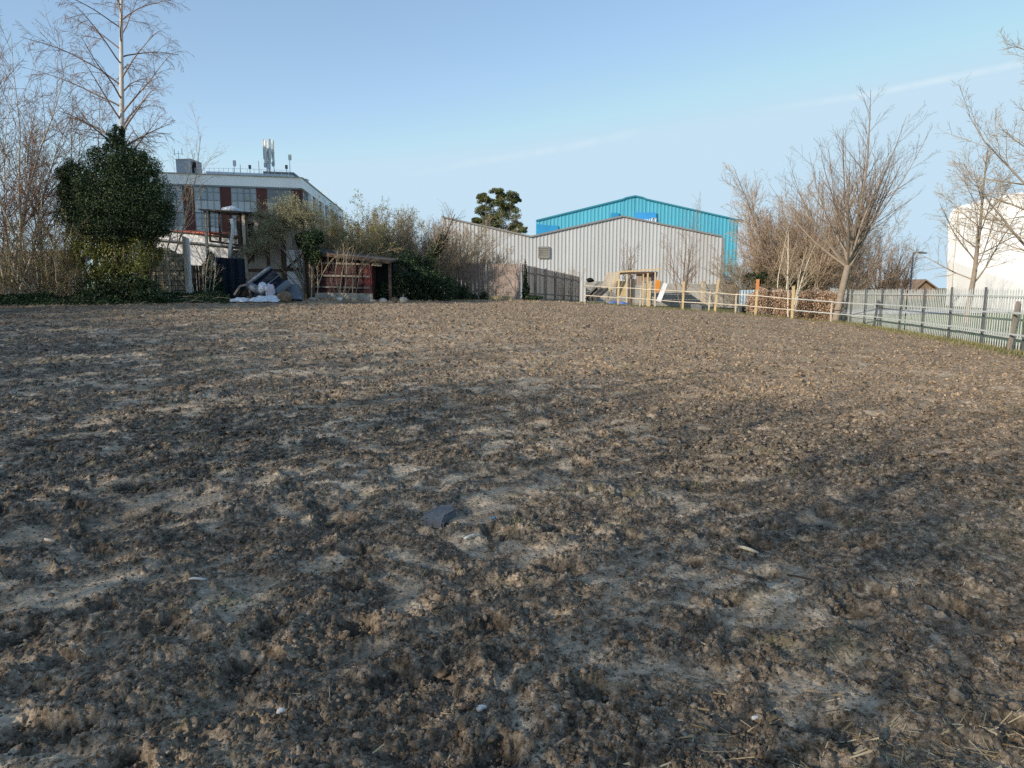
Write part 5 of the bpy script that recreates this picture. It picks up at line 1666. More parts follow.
def hedge():
    y = 37.3; rg = seedrng(77); a, b = gp(752, 38.0), gp(843, 37.0)
    root = tree_thing('beech_hedge', gp(800, 37.5), 'rusty brown dry leaved beech hedge behind the pale rails', 'hedge')
    n = 24000; t = rg.uniform(0, 1, n); x = a[0] + (b[0] - a[0]) * t; yy = a[1] + (b[1] - a[1]) * t + .5 + rg.normal(0, .28, n)
    top = np.interp(t, [0, .12, .3, .55, .8, 1], [1.05, 1.55, 1.4, 1.5, 1.7, 1.35]) + .25 * fbm(x * 1.8, yy, 9, 3)
    z = gz(x, yy) + top * rg.uniform(0, 1, n) ** .75
    V, F = leaves(np.stack([x, yy, z], -1), .085, rg); link('foliage', mesh_np('foliage', V - np.array(root.location), F), M['dryleaf'], root)
    st = np.stack([a[0] + (b[0] - a[0]) * np.linspace(0, 1, 60), a[1] + (b[1] - a[1]) * np.linspace(0, 1, 60) + .5, np.zeros(60)], -1); st[:, 2] = gz(st[:, 0], st[:, 1]) - .03
    s = polylines(st, np.tile([[0, 0, 1.]], (60, 1)) + rg.normal(0, .15, (60, 3)), rg.uniform(1.1, 1.7, 60), np.full(60, .02), np.full(60, .005), 6, .06, .02, rg)
    l2 = sprout(s, 12, .15, .98, 40, 10, .4, 5, .1, .02, rg, .6, .5, .4, .004)
    V, F = tubes([(*s, 4), (*l2, 3)], root.location); link('stem', mesh_np('stem', V, F, True), M['bark'], root)


hedge()

# --- trees beyond the palisade
for k, (px, y, top, n, lab) in enumerate([(858, 60, 232, 12, 'small hazy bare tree right behind the tall vase shaped tree'), (880, 64, 238, 14, 'rounded bare tree between the vase shaped tree and the street lamp'),
                                          (899, 70, 246, 10, 'lower bare tree just left of the street lamp'), (842, 66, 236, 12, 'bare tree half hidden behind the vase shaped trunk')]):
    multistem('far_bare_tree', lab, gp(px, y), n, hgt(px, top, y), .5, 90 + k, M['bark_dark'], M['twig'], (3, 30), .09, 11, 6, 2, .4, group='bare trees behind the palisade', rmin=.007)


def single_tree(name, label, base, H, clear, seed, mt, mc, r0=.16, nl=16, el=(35, 62), reach=.5, n2=12, n3=7, n4=3, lean=(0, 0), rmin=.0045, trop=.03, K=9, wig=.06, sweep=None):
    rg = seedrng(seed); root = tree_thing(name, base, label)
    tr = polylines(np.array([(base[0], base[1], base[2] - .15)]), np.array([(lean[0], lean[1], 1.)]), np.array([H]), np.array([r0]), np.array([.012]), 14, .03, .02, rg)
    t = clear + (.92 - clear) * (np.arange(nl) / nl) ** 1.1; f = t * 13; i = f.astype(int); w = (f - i)[:, None]
    st = tr[0][0][i] * (1 - w) + tr[0][0][np.minimum(i + 1, 13)] * w
    a = np.arange(nl) * 2.4 + rg.uniform(-.4, .4, nl); e = np.radians(rg.uniform(el[0], el[1], nl))
    if sweep is not None: a = np.array([sweep[0] + rg.normal(0, sweep[1]) for _ in range(nl)])
    d = np.stack([np.cos(a) * np.cos(e), np.sin(a) * np.cos(e), np.sin(e)], -1)
    L = H * reach * (1.05 - .65 * (t - clear) / (1 - clear)) * rg.uniform(.75, 1.15, nl)
    rr = np.interp(t, np.linspace(0, 1, 14), tr[1][0]) * .36
    limbs = polylines(st, d, L, rr, np.full(nl, .008), K, wig, trop, rg)
    l2 = sprout(limbs, n2, .15, .97, 36, 10, .42, 7, .08, trop, rg, .5, .35, .5, rmin * 1.6)
    l3 = sprout(l2, n3, .15, .98, 38, 12, .45, 5, .1, trop, rg, .6, .5, .45, rmin * 1.2)
    l4 = sprout(l3, n4, .2, .98, 40, 12, .5, 4, .12, .01, rg, .7, .6, .4, rmin)
    build_tree(root, [(*tr, 10), (*limbs, 6)], [(*l2, 4), (*l3, 3), (*l4, 3)], mt, mc)
    return root, limbs


single_tree('bare_tree', 'bare tree with spreading low branches behind the palisade before the white building', gp(968, 27.5), hgt(965, 150, 27.5), .30, 101, M['bark'], M['twig_pale'], .13, 17, (22, 55), .42, 10, 6, 2)
single_tree('bare_tree', 'large bare tree reaching in from the right edge over the white building', (18.9, 23.2, gz(18.9, 23.2)), 11.5, .18, 107, M['bark'], M['twig_tan'], .22, 34, (18, 62), .48, 12, 8, 3, wig=.085, K=10)
# --- small bare trees against the grey warehouse
multistem('bare_sapling', 'faint bare sapling standing behind the timber shelter against the grey wall', gp(628, 48.2), 3, hgt(628, 232, 48.2), .1, 111, M['bark'], M['twig_red'], (2, 14), .05, 12, 6, 2, .36, cat='sapling', t2=.25)
multistem('bare_sapling', 'dark stemmed bare sapling behind the rails right of the timber shelter', gp(683, 46), 4, hgt(683, 233, 46), .12, 113, M['bark_dark'], M['twig_red'], (4, 24), .055, 12, 6, 2, .42, cat='sapling', t2=.22)
multistem('bare_sapling', 'thin bare sapling against the blue gable above the grey roof', gp(694, 68), 3, hgt(694, 203, 68), .15, 117, M['bark'], M['twig_red'], (2, 9), .07, 12, 5, 2, .28, cat='sapling', t2=.45)
multistem('scrub_bush', 'low pale scrub behind the receding fence', gp(566, 56), 9, hgt(566, 266, 56), .5, 119, M['bark'], M['twig_pale'], (4, 30), .03, 10, 6, 0, .4, cat='bush')


def conifer():
    y = 84; rg = seedrng(131); b = gp(502, y); root = tree_thing('pine_tree', b, 'dark green conifer rising behind the left end of the grey warehouse')
    zt = P(501, 190, y)[2]; H = zt - b[2]
    tr = one((b[0], b[1], b[2] - .2), (0, 0, 1), H * .98, .28, .03, 10, .015, .02, rg)
    cs = [(497, 193, .9, .55), (504, 195, 1.0, .6), (512, 197, .8, .55), (483, 197, .75, .5), (487, 203, 1.1, .6), (500, 203, 1.5, .7), (511, 205, 1.2, .6), (483, 210, 1.0, .6), (495, 212, 1.7, .7), (508, 214, 1.5, .7), (516, 201, .6, .4),
          (487, 219, 1.3, .5), (501, 222, 1.8, .7), (513, 224, 1.1, .5), (520, 231, 1.0, .4), (478, 223, .9, .4), (490, 228, 1.4, .6), (508, 232, 1.6, .6), (523, 229, .7, .3), (476, 221, .6, .35), (498, 240, 2, 1), (512, 244, 1.8, 1), (485, 242, 1.6, .9)]
    pts, st, dd, L = [], [], [], []
    for px, py, r, rz in cs:
        c = np.array(P(px, py, y + rg.uniform(-1.2, 1.2))); k = 9
        u = unit(rg.normal(0, 1, (k, 3))); cc = c + u * np.array([r, r, rz]) * .8
        for q in np.vstack([c[None], cc]):
            p, _ = clumpy([q], [[r * .42, r * .42, rz * .5]], 150, rg, .1); pts.append(p)
        tz = min(c[2] - .6, zt - 1); s0 = np.array([b[0], b[1], tz]); st.append(s0); dd.append(c - s0); L.append(np.linalg.norm(c - s0))
    limbs = polylines(np.array(st), np.array(dd), np.array(L), np.full(len(st), .07), np.full(len(st), .02), 6, .03, .0, rg)
    V, F = tubes([(*tr, 8), (*limbs, 5)], b); link('trunk', mesh_np('trunk', V, F, True), M['bark_dark'], root)
    p = np.concatenate(pts); V, F = leaves(p, .20, rg, None, 1, .4); link('crown', mesh_np('crown', V - np.array(b), F), M['pine'], root)


conifer()

# --- shrubs along the sheds
multistem('olive_bush', 'yellow green twiggy bush above the red shed roof', gp(352, 36.5), 30, hgt(355, 217, 36.5), .9, 141, M['bark'], M['twig_tan'], (3, 42), .035, 14, 7, 2, .42, cat='bush', leaf=(26000, .065, M['olive']), rmin=.006)
multistem('scrub_bush', 'tall tan twiggy shrub behind the red shed, highest of the row', gp(392, 39.5), 36, hgt(395, 218, 39.5), 1.2, 143, M['bark'], M['twig_tan'], (3, 40), .04, 16, 8, 3, .38, rmin=.0065, cat='bush', leaf=(14000, .06, M['sage']))
multistem('scrub_bush', 'wide brown shrub left of the tallest tan shrub', gp(328, 38.5), 26, hgt(330, 225, 38.5), .9, 145, M['bark'], M['twig_tan'], (3, 42), .035, 14, 8, 2, .42, rmin=.0065, cat='bush')
multistem('scrub_bush', 'rounded tan shrub right of the tallest tan shrub', gp(424, 40), 34, hgt(424, 230, 40), 1.2, 147, M['bark'], M['twig_tan'], (4, 44), .035, 15, 8, 3, .42, rmin=.0065, cat='bush')
multistem('scrub_bush', 'loose grey scrub with long shoots in front of the warehouse corner', gp(455, 44.5), 20, hgt(458, 225, 44.5), .7, 149, M['bark'], M['twig_tan'], (4, 46), .035, 13, 7, 2, .42, rmin=.006, dy=.4, t2=.3, cat='bush')
multistem('scrub_bush', 'spreading tan scrub leaning over the sunlit panel fence', gp(476, 44.2), 24, hgt(478, 256, 44.2), .9, 151, M['bark'], M['twig_tan'], (10, 52), .03, 14, 8, 2, .4, rmin=.0065, dy=.3, t2=.35, cat='bush')


def sage_bush():
    y = 31.7; base = gp(296, y); rg = seedrng(161)
    root = tree_thing('climbing_shrub', base, 'pale sage green shrub spilling over the hut roof beside the sofa', 'shrub')
    st = np.array([(base[0] + .45 + rg.normal(0, .12), base[1] + .3, base[2] - .05) for _ in range(9)]); tgt = np.array([P(px, py, y + rg.uniform(-.2, .8)) for px, py in ((262, 217), (266, 228), (275, 211), (285, 214), (293, 210), (302, 212), (312, 214), (262, 234), (278, 226))])
    d = tgt - st; s = polylines(st, d, np.linalg.norm(d, axis=1), np.full(9, .04), np.full(9, .01), 10, .05, 0, rg)
    l2 = sprout(s, 16, .74, .99, 55, 18, .24, 6, .14, .0, rg, .5, .4, .3, .006); l3 = sprout(l2, 8, .15, .98, 45, 15, .5, 5, .16, -.03, rg, .6, .5, .3, .005); l4 = sprout(l3, 3, .2, .98, 45, 15, .55, 4, .16, -.05, rg, .7, .6, .3, .0045)
    build_tree(root, [(*s, 6)], [(*l2, 4), (*l3, 3), (*l4, 3)], M['bark'], M['twig_pale'])
    p = l4[0][:, 1:].reshape(-1, 3); p = p[rg.integers(0, len(p), 22000)] + rg.normal(0, .06, (22000, 3)); V, F = leaves(p, .055, rg); link('foliage', mesh_np('foliage', V - np.array(base), F), M['sage'], root)


sage_bush()
dark_thicket('ivy_clump', 'dark ivy clump between the white door and the red shed roof', [cl(309, 244, 31.6, .42, .6), cl(313, 254, 31.6, .40, .5), cl(303, 240, 31.7, .4, .35), cl(316, 237, 31.8, .35, .35)], 7000, .075, M['ivy'], 171, gp(309, 31.7), 'ivy')
dark_thicket('dark_undergrowth', 'dark ivy covered undergrowth right of the red shed', [cl(392, 281, 33.6, .9, .85), cl(402, 271, 34.2, .9, .9), cl(416, 283, 34.4, 1.1, .85), cl(432, 287, 35.4, 1.0, .75), cl(446, 290, 36, .8, .6), cl(440, 289, 35.2, .9, .7), cl(388, 291, 33, .6, .5), cl(408, 259, 35, .6, .5), cl(428, 273, 35.6, .8, .6)], 22000, .085, M['ivy'], 173, gp(414, 34.6), 'undergrowth')


def leaning_trunk():
    rg = seedrng(181); y = 36.2; b = gp(418, y); root = tree_thing('leaning_tree', b, 'leaning ivy wrapped trunk rising from the dark undergrowth', 'tree')
    path = np.array([[b[0], b[1], b[2] - .1], P(424, 272, y), P(432, 256, y), P(439, 246, y), P(446, 234, y), P(455, 214, y)])
    rad = np.array([.14, .13, .11, .09, .06, .02]); V, F = tubes([(path[None], rad[None], 9)], b); link('trunk', mesh_np('trunk', V, F, True), M['bark_dark'], root)
    base = (path[None], rad[None]); l2 = sprout(base, 18, .35, .98, 45, 12, .30, 7, .08, .05, rg, .4, .3, .3, .008); l3 = sprout(l2, 7, .15, .98, 40, 12, .45, 5, .1, .02, rg, .6, .5, .4, .005)
    V, F = tubes([(*l2, 4), (*l3, 3)], b); link('crown', mesh_np('crown', V, F, True), M['twig'], root)
    t = rg.uniform(.15, .75, 3500) * 5; i = t.astype(int); w = (t - i)[:, None]; p = path[i] * (1 - w) + path[np.minimum(i + 1, 5)] * w
    u = unit(rg.normal(0, 1, p.shape)); p = p + u * rg.uniform(.1, .34, (len(p), 1)); V, F = leaves(p, .085, rg, u); link('ivy', mesh_np('ivy', V - np.array(b), F), M['ivy'], root)


leaning_trunk()


def shed_saplings():
    rg = seedrng(191); y = 31.2; b = gp(342, y); root = tree_thing('sapling_clump', b, 'clump of pale bare arching stems in front of the red shed', 'shrub')
    paths = [[(341, 299), (337, 285), (335, 272), (337, 262), (338, 250)], [(341, 299), (345, 287), (347, 270), (346, 258), (350, 247)], [(343, 299), (350, 288), (357, 276), (366, 264), (376, 258)], [(340, 299), (334, 290), (330, 280)],
             [(316, 299), (318, 286), (324, 270), (334, 257), (345, 253)], [(317, 299), (318, 285), (317, 266)], [(343, 299), (346, 285), (346, 266), (345, 254)], [(352, 299), (353, 280), (352, 262), (355, 250)], [(353, 299), (358, 284), (360, 270), (364, 258)], [(311, 299), (312, 285), (312, 268)],
             [(339, 299), (341, 280), (344, 262), (343, 245)]]
    P3, R3 = [], []
    for p in paths:
        q = np.array([P(a, c, y + rg.uniform(-.3, .2)) for a, c in p]); q[0, 2] = gz(q[0, 0], q[0, 1]) - .08
        tt = np.linspace(0, len(q) - 1, 8); q = np.stack([np.interp(tt, np.arange(len(q)), q[:, k]) for k in range(3)], -1); P3.append(q); R3.append(np.linspace(rg.uniform(.016, .030), .008, 8))
    s = (np.array(P3), np.array(R3)); l2 = sprout(s, 7, .4, .98, 35, 12, .3, 6, .1, .05, rg, .5, .4, .4, .006); l3 = sprout(l2, 4, .2, .98, 38, 12, .45, 4, .1, .02, rg, .6, .5, .4, .0045)
    V, F = tubes([(*s, 6)], b); link('stem', mesh_np('stem', V, F, True), M['twig_pale'], root)
    V, F = tubes([(*l2, 4), (*l3, 3)], b); link('crown', mesh_np('crown', V, F, True), M['twig_tan'], root)


shed_saplings()

# --- far left: birch, ivy, bare trees, tangle
def birch():
    rg = seedrng(201); y = 28.6; b = gp(119, y); H = 15.5; root = tree_thing('birch_tree', b, 'tall white barked birch with drooping twigs rising out of the ivy')
    tr = one((b[0], b[1], b[2] - .2), (.075, 0, 1), H, .17, .02, 16, .008, .0, rg)
    n = 34; t = .36 + .60 * (np.arange(n) / n); f = t * 15; i = f.astype(int); w = (f - i)[:, None]
    st = tr[0][0][i] * (1 - w) + tr[0][0][i + 1] * w; a = np.arange(n) * 2.4 + rg.uniform(-.5, .5, n)
    e = np.radians(rg.uniform(28, 55, n)); d = np.stack([np.cos(a) * np.cos(e), np.sin(a) * np.cos(e), np.sin(e)], -1)
    L = np.interp(t, [.36, .55, .96], [3.0, 3.3, 1.3]) * rg.uniform(.75, 1.15, n)
    limbs = polylines(st, d, L, np.interp(t, np.linspace(0, 1, 16), tr[1][0]) * .42, np.full(n, .007), 10, .05, -.045, rg)
    l2 = sprout(limbs, 9, .25, .99, 38, 12, .40, 8, .08, -.07, rg, .5, .4, .4, .0058); l3 = sprout(l2, 6, .25, .99, 35, 12, .42, 6, .1, -.12, rg, .6, .5, .3, .0044); l4 = sprout(l3, 3, .3, .98, 30, 12, .5, 5, .1, -.16, rg, .8, .6, .3, .0038)
    V, F = tubes([(*tr, 10)], b); link('trunk', mesh_np('trunk', V, F, True), M['birch'], root)
    V, F = tubes([(*limbs, 5), (*l2, 4), (*l3, 3), (*l4, 3)], b); link('crown', mesh_np('crown', V, F, True), M['twig_red'], root)


birch()
IV = 27.9
dark_thicket('ivy_mass', 'huge dark rounded ivy mass smothering the foot of the birch',
             [cl(100, 178, IV, 1.15, 1.1), cl(130, 172, IV, 1.1, 1.05), cl(88, 205, IV, 1.1, 1.15), cl(120, 203, IV - .3, 1.4, 1.3), cl(151, 197, IV, 1.05, 1.05), cl(160, 220, IV, .65, .7), cl(112, 230, IV, 1.2, .6), cl(146, 228, IV, .9, .55), cl(118, 150, IV, .55, .65), cl(136, 160, IV, .5, .45), cl(76, 176, IV, .65, .6), cl(70, 200, IV, .5, .7), cl(119, 136, IV, .22, .45), cl(112, 205, IV + .2, 1.0, 1.0), cl(135, 190, IV + .2, .9, .9)],
             125000, .060, M['ivy'], 211, gp(118, IV), 'ivy', shell=.3, gap=-.8)
dark_thicket('ivy_skirt', 'thin yellow green ivy hanging below the dark ivy mass', [cl(92, 252, IV, .7, .9), cl(115, 255, IV - .1, .8, 1.0), cl(140, 258, IV, .7, .9), cl(104, 276, IV, .8, .6), cl(132, 280, IV, .8, .55), cl(74, 240, IV + .3, .45, .8), cl(156, 250, IV + .3, .35, .7)],
             20000, .07, M['ivy_yellow'], 213, gp(112, IV - .2), 'ivy', shell=.3)
dark_thicket('ivy_bank', 'low dark ivy bank spreading under the yellow green ivy', [cl(94, 289, IV - .3, .8, .45), cl(118, 286, IV - .3, .8, .6), cl(138, 287, IV - .3, .7, .55), cl(150, 295, IV - .4, .8, .3)], 6500, .08, M['ivy'], 215, gp(118, IV - .4), 'ivy', stem=False)
multistem('bare_tree', 'wispy many stemmed bare tree at the left edge of the photo', gp(8, 27.5), 8, 10.4, .5, 221, M['pale_stem'], M['twig_red'], (2, 26), .06, 16, 8, 4, .36, t2=.2, rmin=.0055)
multistem('bare_tree', 'pale stemmed bare tree between the left edge and the ivy mass', gp(44, 28.6), 9, 8.0, .6, 223, M['pale_stem'], M['twig_red'], (3, 32), .05, 16, 8, 4, .38, t2=.2, rmin=.006)
multistem('bare_tree', 'thin bare tree rising just behind the ivy mass', gp(84, 31), 7, 7.6, .7, 225, M['bark'], M['twig_red'], (2, 26), .05, 15, 8, 3, .38, t2=.25, rmin=.006)
multistem('bare_tree', 'thin pale bare tree showing right of the ivy mass before the office', gp(152, 33), 4, hgt(150, 112, 33), .4, 227, M['bark'], M['twig_pale'], (2, 18), .05, 13, 6, 2, .36, t2=.3)
single_tree('bare_tree', 'arching bare tree leaning in from outside the left edge', (-23.6, 25.5, gz(-23.6, 25.5)), 12.5, .25, 229, M['bark'], M['twig_red'], .17, 22, (15, 55), .45, 10, 6, 3)
multistem('bramble_tangle', 'tangled olive brown shrub in front of the dark plank fence, nearest the left edge', gp(14, 28.2), 26, hgt(14, 212, 28.2), 1.2, 231, M['bark'], M['twig_tan'], (8, 58), .03, 12, 7, 2, .45, cat='shrub', leaf=(6000, .06, M['olive']), trop=-.01, wig=.1)
multistem('bramble_tangle', 'tangled brown shrub with pale stems close left of the ivy mass', gp(54, 28.4), 22, hgt(54, 235, 28.4), .9, 233, M['pale_stem'], M['twig_tan'], (8, 52), .03, 12, 7, 2, .45, cat='shrub', leaf=(5000, .06, M['ivy_yellow']), trop=-.01, wig=.1)
multistem('wispy_sapling', 'thin pale leaning stems in front of the blockwork wall', gp(164, 29.2), 6, hgt(166, 246, 29.2), .5, 241, M['pale_stem'], M['twig_pale'], (5, 28), .018, 8, 4, 0, .4, cat='sapling', t2=.3)
multistem('wispy_sapling', 'thin bare stems crossing before the white concrete post', gp(203, 29.4), 6, hgt(200, 245, 29.4), .45, 243, M['pale_stem'], M['twig_pale'], (5, 36), .016, 8, 4, 0, .4, cat='sapling', t2=.3)
dark_thicket('ivy_screen', 'narrow ivy screen climbing the fence left of the navy sheet', [cl(212, 265, 30.7, .32, .55), cl(211, 279, 30.5, .40, .55), cl(214, 291, 30.4, .50, .4), cl(204, 297, 30.1, .6, .3)], 8000, .07, M['ivy'], 251, gp(211, 30.6), 'ivy')
dark_thicket('ivy_screen', 'dark ivy climbing the corner post of the panel fence', [cl(525, 276, 40.3, .14, .75), cl(526, 290, 40.2, .22, .6), cl(532, 299, 40.2, .6, .25)], 3500, .085, M['ivy'], 253, gp(527, 40.2), 'ivy')
dark_thicket('ivy_screen', 'low ivy clump at the left foot of the panel fence', [cl(460, 293, 40.5, .5, .5), cl(468, 297, 40, .5, .3), cl(484, 296, 40.2, .3, .3)], 3000, .085, M['ivy'], 255, gp(464, 40.3), 'ivy', stem=False)


def ground_ivy():
    rg = seedrng(261); n = 42000; px = rg.uniform(-40, 232, n); y = np.interp(px, [-40, 100, 232], [26.4, 27.6, 29.6]) + rg.normal(-.15, .6, n)
    x = (px - CX) / F_PX * y; k = fbm(x * .7, y * .7, 33, 3); z = gz(x, y) + np.clip(.34 + .30 * k, .03, .8) * rg.uniform(.1, 1, n) * np.clip(1.2 - np.abs(y - np.interp(px, [-40, 100, 232], [26.3, 27.5, 29.5])) / 1.6, .1, 1)
    V, F = leaves(np.stack([x, y, z], -1), .08, rg, np.array([0, -.3, 1.0]), .7)
    tag(link('ground_ivy', mesh_np('ground_ivy', V, F), M['ivy']), 'dark ivy and bramble ground cover along the left edge of the field', 'ground cover', kind='stuff')
    m = 90; st = np.stack([(rg.uniform(-30, 225, m) - CX) / F_PX * 28.2, np.full(m, 28.2) + rg.normal(0, .5, m), np.zeros(m)], -1); st[:, 2] = gz(st[:, 0], st[:, 1])
    s = polylines(st, np.stack([rg.normal(0, .8, m), rg.normal(-.2, .4, m), np.abs(rg.normal(.7, .4, m))], -1), rg.uniform(.5, 1.7, m), np.full(m, .010), np.full(m, .005), 9, .12, -.14, rg)
    V, F = tubes([(*s, 4)]); tag(link('bramble_canes', mesh_np('bramble_canes', V, F, True), M['twig_pale']), 'pale arching bramble canes over the ground ivy at left', 'brambles', kind='stuff')
    # leaf litter at the foot of the sheds and fences
    n = 2600; px = rg.uniform(225, 585, n); y = np.interp(px, [225, 330, 440, 520, 585], [29.6, 31.2, 35.4, 39.2, 41]) + rg.normal(-.2, .5, n); x = (px - CX) / F_PX * y
    V, F = leaves(np.stack([x, y, surf(x, y) + .02], -1), .09, rg, np.array([0, 0, 1.0]), .6)
    tag(link('leaf_litter', mesh_np('leaf_litter', V, F), M['dryleaf']), 'fallen brown leaves and chips along the foot of the sheds', 'leaf litter', kind='stuff')


ground_ivy()

# ------------------------------------------------------------------ what stands behind the viewpoint (casts the long shadow over the field)
def behind_houses():
    d = Vector((.7071, -.7071, 0)); n = Vector((.7071, .7071, 0))     # row runs towards the right rear
    O = Vector((-51.5, 24.5, 0))
    specs = [(0, 15, 4.6, 7.2), (17.5, 14, 5.2, 8.1), (33.0, 15.6, 4.7, 7.3), (49.0, 19.5, 4.5, 7.0)]
    labs = ['brick house out of view on the left, farthest along the row', 'brick house out of view on the left, second along the row', 'brick house behind the viewpoint, third along the row', 'brick house behind the viewpoint, nearest to it']
    for (s, L, ze, zr), lab in zip(specs, labs):
        a = O + d * s; b = a + d * L; zg = gz(a.x, a.y) * .5
        root = thing('brick_house', a, lab, 'house', 'row of brick houses behind the viewpoint'); w = 7.0; up = Vector((0, 0, 1))
        m = MB(); mid = (-n * w / 2)
        poly = [a + up * -.3, a - n * w + up * -.3, a - n * w + up * ze, a + mid + up * (zr - .1), a + up * ze]
        m.prism(poly, d * L); m.build('wall', M['brick'], root)
        r = MB(); rs = (zr - ze) / (w / 2); e = .4
        for sg in (0, 1):
            p0 = a + n * e + up * (ze - e * rs) if not sg else a - n * (w + e) + up * (ze - e * rs); p1 = a + mid + up * zr
            p0 = p0 - d * .3; p1 = p1 - d * .3; q = d * (L + .6); t = up * .15
            r.hexa([p0, p1, p1 + q, p0 + q, p0 + t, p1 + t, p1 + q + t, p0 + q + t])
        r.build('roof', M['tile_brown'], root)
        c = MB(); cc = a + mid + d * (L * .5); c.box((cc.x, cc.y, zr + .5), (.8, .8, 1.6)); c.build('chimney', M['brick'], root)
        for k in range(3):
            for z in (1.0, 3.4):
                p = a + d * (L * (k + .5) / 3) + n * .02 + up * z
                fr = MB(); fr.hexa([p - d * .7, p + d * .7, p + d * .7 + n * .06, p - d * .7 + n * .06, p - d * .7 + up * 1.3, p + d * .7 + up * 1.3, p + d * .7 + n * .06 + up * 1.3, p - d * .7 + n * .06 + up * 1.3]); f = fr.build('window', M['white_paint'], root)
                g = MB(); g.add([p - d * .62 + n * .065 + up * .08, p + d * .62 + n * .065 + up * .08, p + d * .62 + n * .065 + up * 1.22, p - d * .62 + n * .065 + up * 1.22], [(0, 1, 2, 3)]); g.build('pane', M['pane_dark'], f)


behind_houses()

# added unseen ivy clad tree and block of flats that shade the sheds and office
for k, (x, y, H) in enumerate([(-20.0, 19.2, 9.5)]):
    zg = gz(x, y)
    dark_thicket('ivy_clad_tree', 'dense ivy clad tree standing just outside the left edge',
                 [(x, y, zg + H * .8, 1.5, 1.4, H * .2), (x - 1, y + .5, zg + H * .6, 1.7, 1.5, H * .22), (x + .8, y - .4, zg + H * .55, 1.5, 1.5, H * .2), (x, y, zg + H * .32, 1.6, 1.6, H * .26)], 14000, .15, M['ivy'], 280 + k, (x, y, zg), 'tree')


def flats():  # added for its shadow on the office front
    H = 33.5; up = Vector((0, 0, 1))
    # long side faces the sun, end corner nearest the view
    p0 = Vector((-55.6, 63.2, 0)); e = Vector((-.66, .75, 0)); f = Vector((-.75, -.66, 0)); L, D = 17, 13
    b = p0 - f * 0; zg = gz(b.x, b.y) - .3
    root = thing('flats_block', b, 'tall plain block of flats standing out of view beyond the left edge', 'flats')
    q = [b, b + f * D, b + f * D + e * L, b + e * L]
    MB().prism([v + up * zg for v in q], up * (H - zg)).build('wall', M['white_wall'], root)
    MB().prism([v + (v - sum(q, Vector()) / 4) * .03 + up * (H + .003) for v in q], up * .5).build('roof', M['concrete'], root)
    for s_ in range(9):
        for k in range(4):
            c = b + e * (L * (k + .5) / 4) - f * .03 + up * (2 + s_ * 3.1)
            fr = MB().hexa([c - e * .8, c + e * .8, c + e * .8 + f * .06, c - e * .8 + f * .06] + [v + up * 1.4 for v in (c - e * .8, c + e * .8, c + e * .8 + f * .06, c - e * .8 + f * .06)]).build('window', M['pane_dark'], root)


flats()

# a belt of bare garden trees between those houses and the field: thin crowns that filter the low sun
def garden_belt():
    d = Vector((.7071, -.7071, 0)); proto = []
    for k, H in enumerate((7.4, 6.8)):
        proto.append(multistem('garden_tree', 'bare garden tree in the belt behind the viewpoint', (0, 0, 0), 11, H, .9, 300 + k, M['bark'], M['twig'], (3, 44), .055, 14, 7, 2, .40, group='belt of bare garden trees behind the viewpoint', rmin=.0100, t2=.08))
    used = [False, False]; rg = seedrng(333)
    for row, (sm, n, sp, off) in enumerate(((-10.5, 13, 4.6, 0), (-14.5, 8, 4.9, 2.2))):
        for i in range(n):
            k = (i + row) % 2; o = proto[k] if not used[k] else copy_tree(proto[k]); used[k] = True
            c = Vector((-41.5, 41.5 + sm, 0)) + d * (off + i * sp + rg.uniform(-.5, .5)) + Vector((rg.uniform(-.5, .5), rg.uniform(-.5, .5), 0))
            o.location = (c.x, c.y, gz(c.x, c.y)); o.rotation_euler = (0, 0, rg.uniform(0, 6.28)); q = BELT_H * np.interp(i / n, [0, .3, .5, .62, 1], [.86, 1.0, 1.12, .95, .80]) * rg.uniform(.94, 1.06); o.scale = (1.05, 1.05, q)


BELT_H = 1.0
garden_belt()

# ------------------------------------------------------------------ contrails high in the sky
def contrail(pts, y, w0, w1, label, dens, seed):
    V, A, F = [], [], []; n = 60
    P3 = np.array([P(a, b, y) for a, b in pts]); tt = np.linspace(0, len(pts) - 1, n + 1); c = np.stack([np.interp(tt, np.arange(len(pts)), P3[:, k]) for k in range(3)], -1)
    for i in range(n + 1):
        t = c[min(i + 1, n)] - c[max(i - 1, 0)]; v = Vector(t).cross(Vector(c[i])).normalized(); w = w0 + (w1 - w0) * i / n
        fade = min(1, i / n * 3.0) * min(1, (n - i) / n * 8) * (.65 + .5 * float(fbm(np.array(i * .21), np.array(seed * 1.0), seed, 3)))
        for s, k in ((-1, 0), (-.45, .65), (0, 1), (.45, .65), (1, 0)): V.append(tuple(Vector(c[i]) + v * w * s)); A.append(max(0, fade * k) * dens)
        if i:
            for j in range(4): a = (i - 1) * 5 + j; F.append((a, a + 5, a + 6, a + 1))
    o0 = Vector(c[n // 2]); V = np.array(V) - np.array(o0)
    me = mesh_np('contrail', V, np.array(F), True, {'dens': A})
    m, t, b = nt('contrail_ice'); at = N(t, 'ShaderNodeAttribute', attribute_name='dens')
    ice_glow = N(t, 'ShaderNodeEmission'); ice_glow.inputs[0].default_value = (.80, .90, .97, 1); tr = N(t, 'ShaderNodeBsdfTransparent')     # own glow in place of sunlight scattered by the ice cloud
    mx = N(t, 'ShaderNodeMixShader'); t.links.new(at.outputs['Fac'], mx.inputs[0]); t.links.new(tr.outputs[0], mx.inputs[1]); t.links.new(ice_glow.outputs[0], mx.inputs[2])
    t.links.new(mx.outputs[0], t.nodes['Material Output'].inputs['Surface'])
    o = link('contrail', me, m); o.location = o0
    tag(o, label, 'contrail')


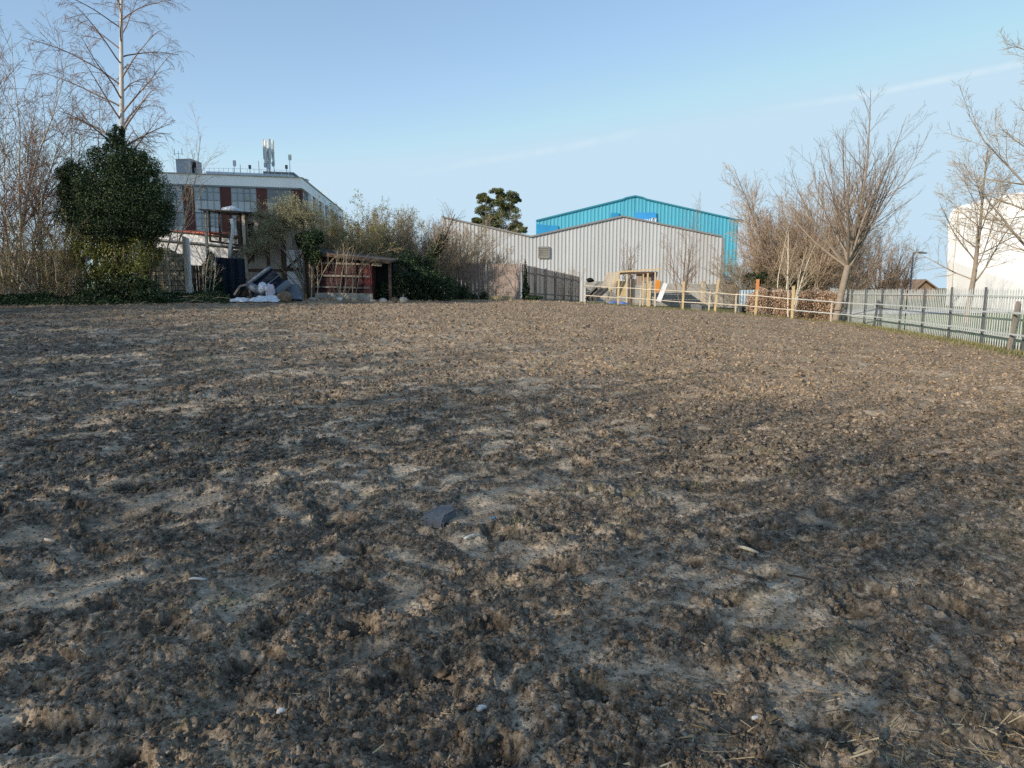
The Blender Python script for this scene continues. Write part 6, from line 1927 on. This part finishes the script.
contrail([(755, 111), (860, 96), (1000, 68), (1060, 54)], 9000, 52, 64, 'thin straight white contrail high above the vase shaped tree', .55, 3)
contrail([(395, 178), (470, 163), (560, 149), (652, 129)], 9000, 50, 70, 'faint pale contrail above the conifer and the warehouse', .30, 5)

# ------------------------------------------------------------------ camera, sun, sky
cam = bpy.data.cameras.new('camera'); cam.sensor_width = 36; cam.lens = F_PX / 1024 * 36; cam.clip_start = .05; cam.clip_end = 30000
co = bpy.data.objects.new('camera', cam); COL.objects.link(co); co.location = (0, 0, CAMZ); co.rotation_euler = (PI / 2 - TH, 0, 0); SC.camera = co
sun = bpy.data.lights.new('sun', 'SUN'); sun.energy = SUN_E; sun.angle = math.radians(.53); sun.color = (1.0, .895, .75)
so = bpy.data.objects.new('sun', sun); COL.objects.link(so); so.location = (-30, -20, 40); so.rotation_euler = Vector(SUNV).to_track_quat('Z', 'Y').to_euler()
wd = bpy.data.worlds.new('World'); SC.world = wd; wd.use_nodes = True
wt = wd.node_tree; sk = wt.nodes.new('ShaderNodeTexSky'); sk.sky_type = 'NISHITA'; sk.sun_disc = False; sk.sun_elevation = SUN_EL; sk.sun_rotation = math.atan2(*SUN_AZ)
sk.air_density = .95; sk.dust_density = .3; sk.ozone_density = 1.3; sk.altitude = 20
gm = wt.nodes.new('ShaderNodeGamma'); gm.inputs[1].default_value = .72      # hazy winter sky: gentler gradient
hs = wt.nodes.new('ShaderNodeHueSaturation'); hs.inputs['Saturation'].default_value = 1.17
wt.links.new(sk.outputs[0], gm.inputs[0]); wt.links.new(gm.outputs[0], hs.inputs['Color']); hz = wt.nodes.new('ShaderNodeMix'); hz.data_type = 'RGBA'; hz.blend_type = 'DARKEN'; hz.inputs[0].default_value = 1; hz.clamp_result = False
hz.inputs[7].default_value = (1.84, 2.48, 2.95, 1)          # keeps the haze on the horizon pale blue
wt.links.new(hs.outputs[0], hz.inputs[6]); wt.links.new(hz.outputs[2], wt.nodes['Background'].inputs[0]); wt.nodes['Background'].inputs[1].default_value = SKY_S
SC.view_settings.view_transform = 'Standard'; SC.view_settings.look = 'None'; SC.view_settings.exposure = 0; SC.view_settings.gamma = 1
SC.render.engine = 'CYCLES'; SC.cycles.use_denoising = False; SC.cycles.transparent_max_bounces = 16; SC.cycles.max_bounces = 6
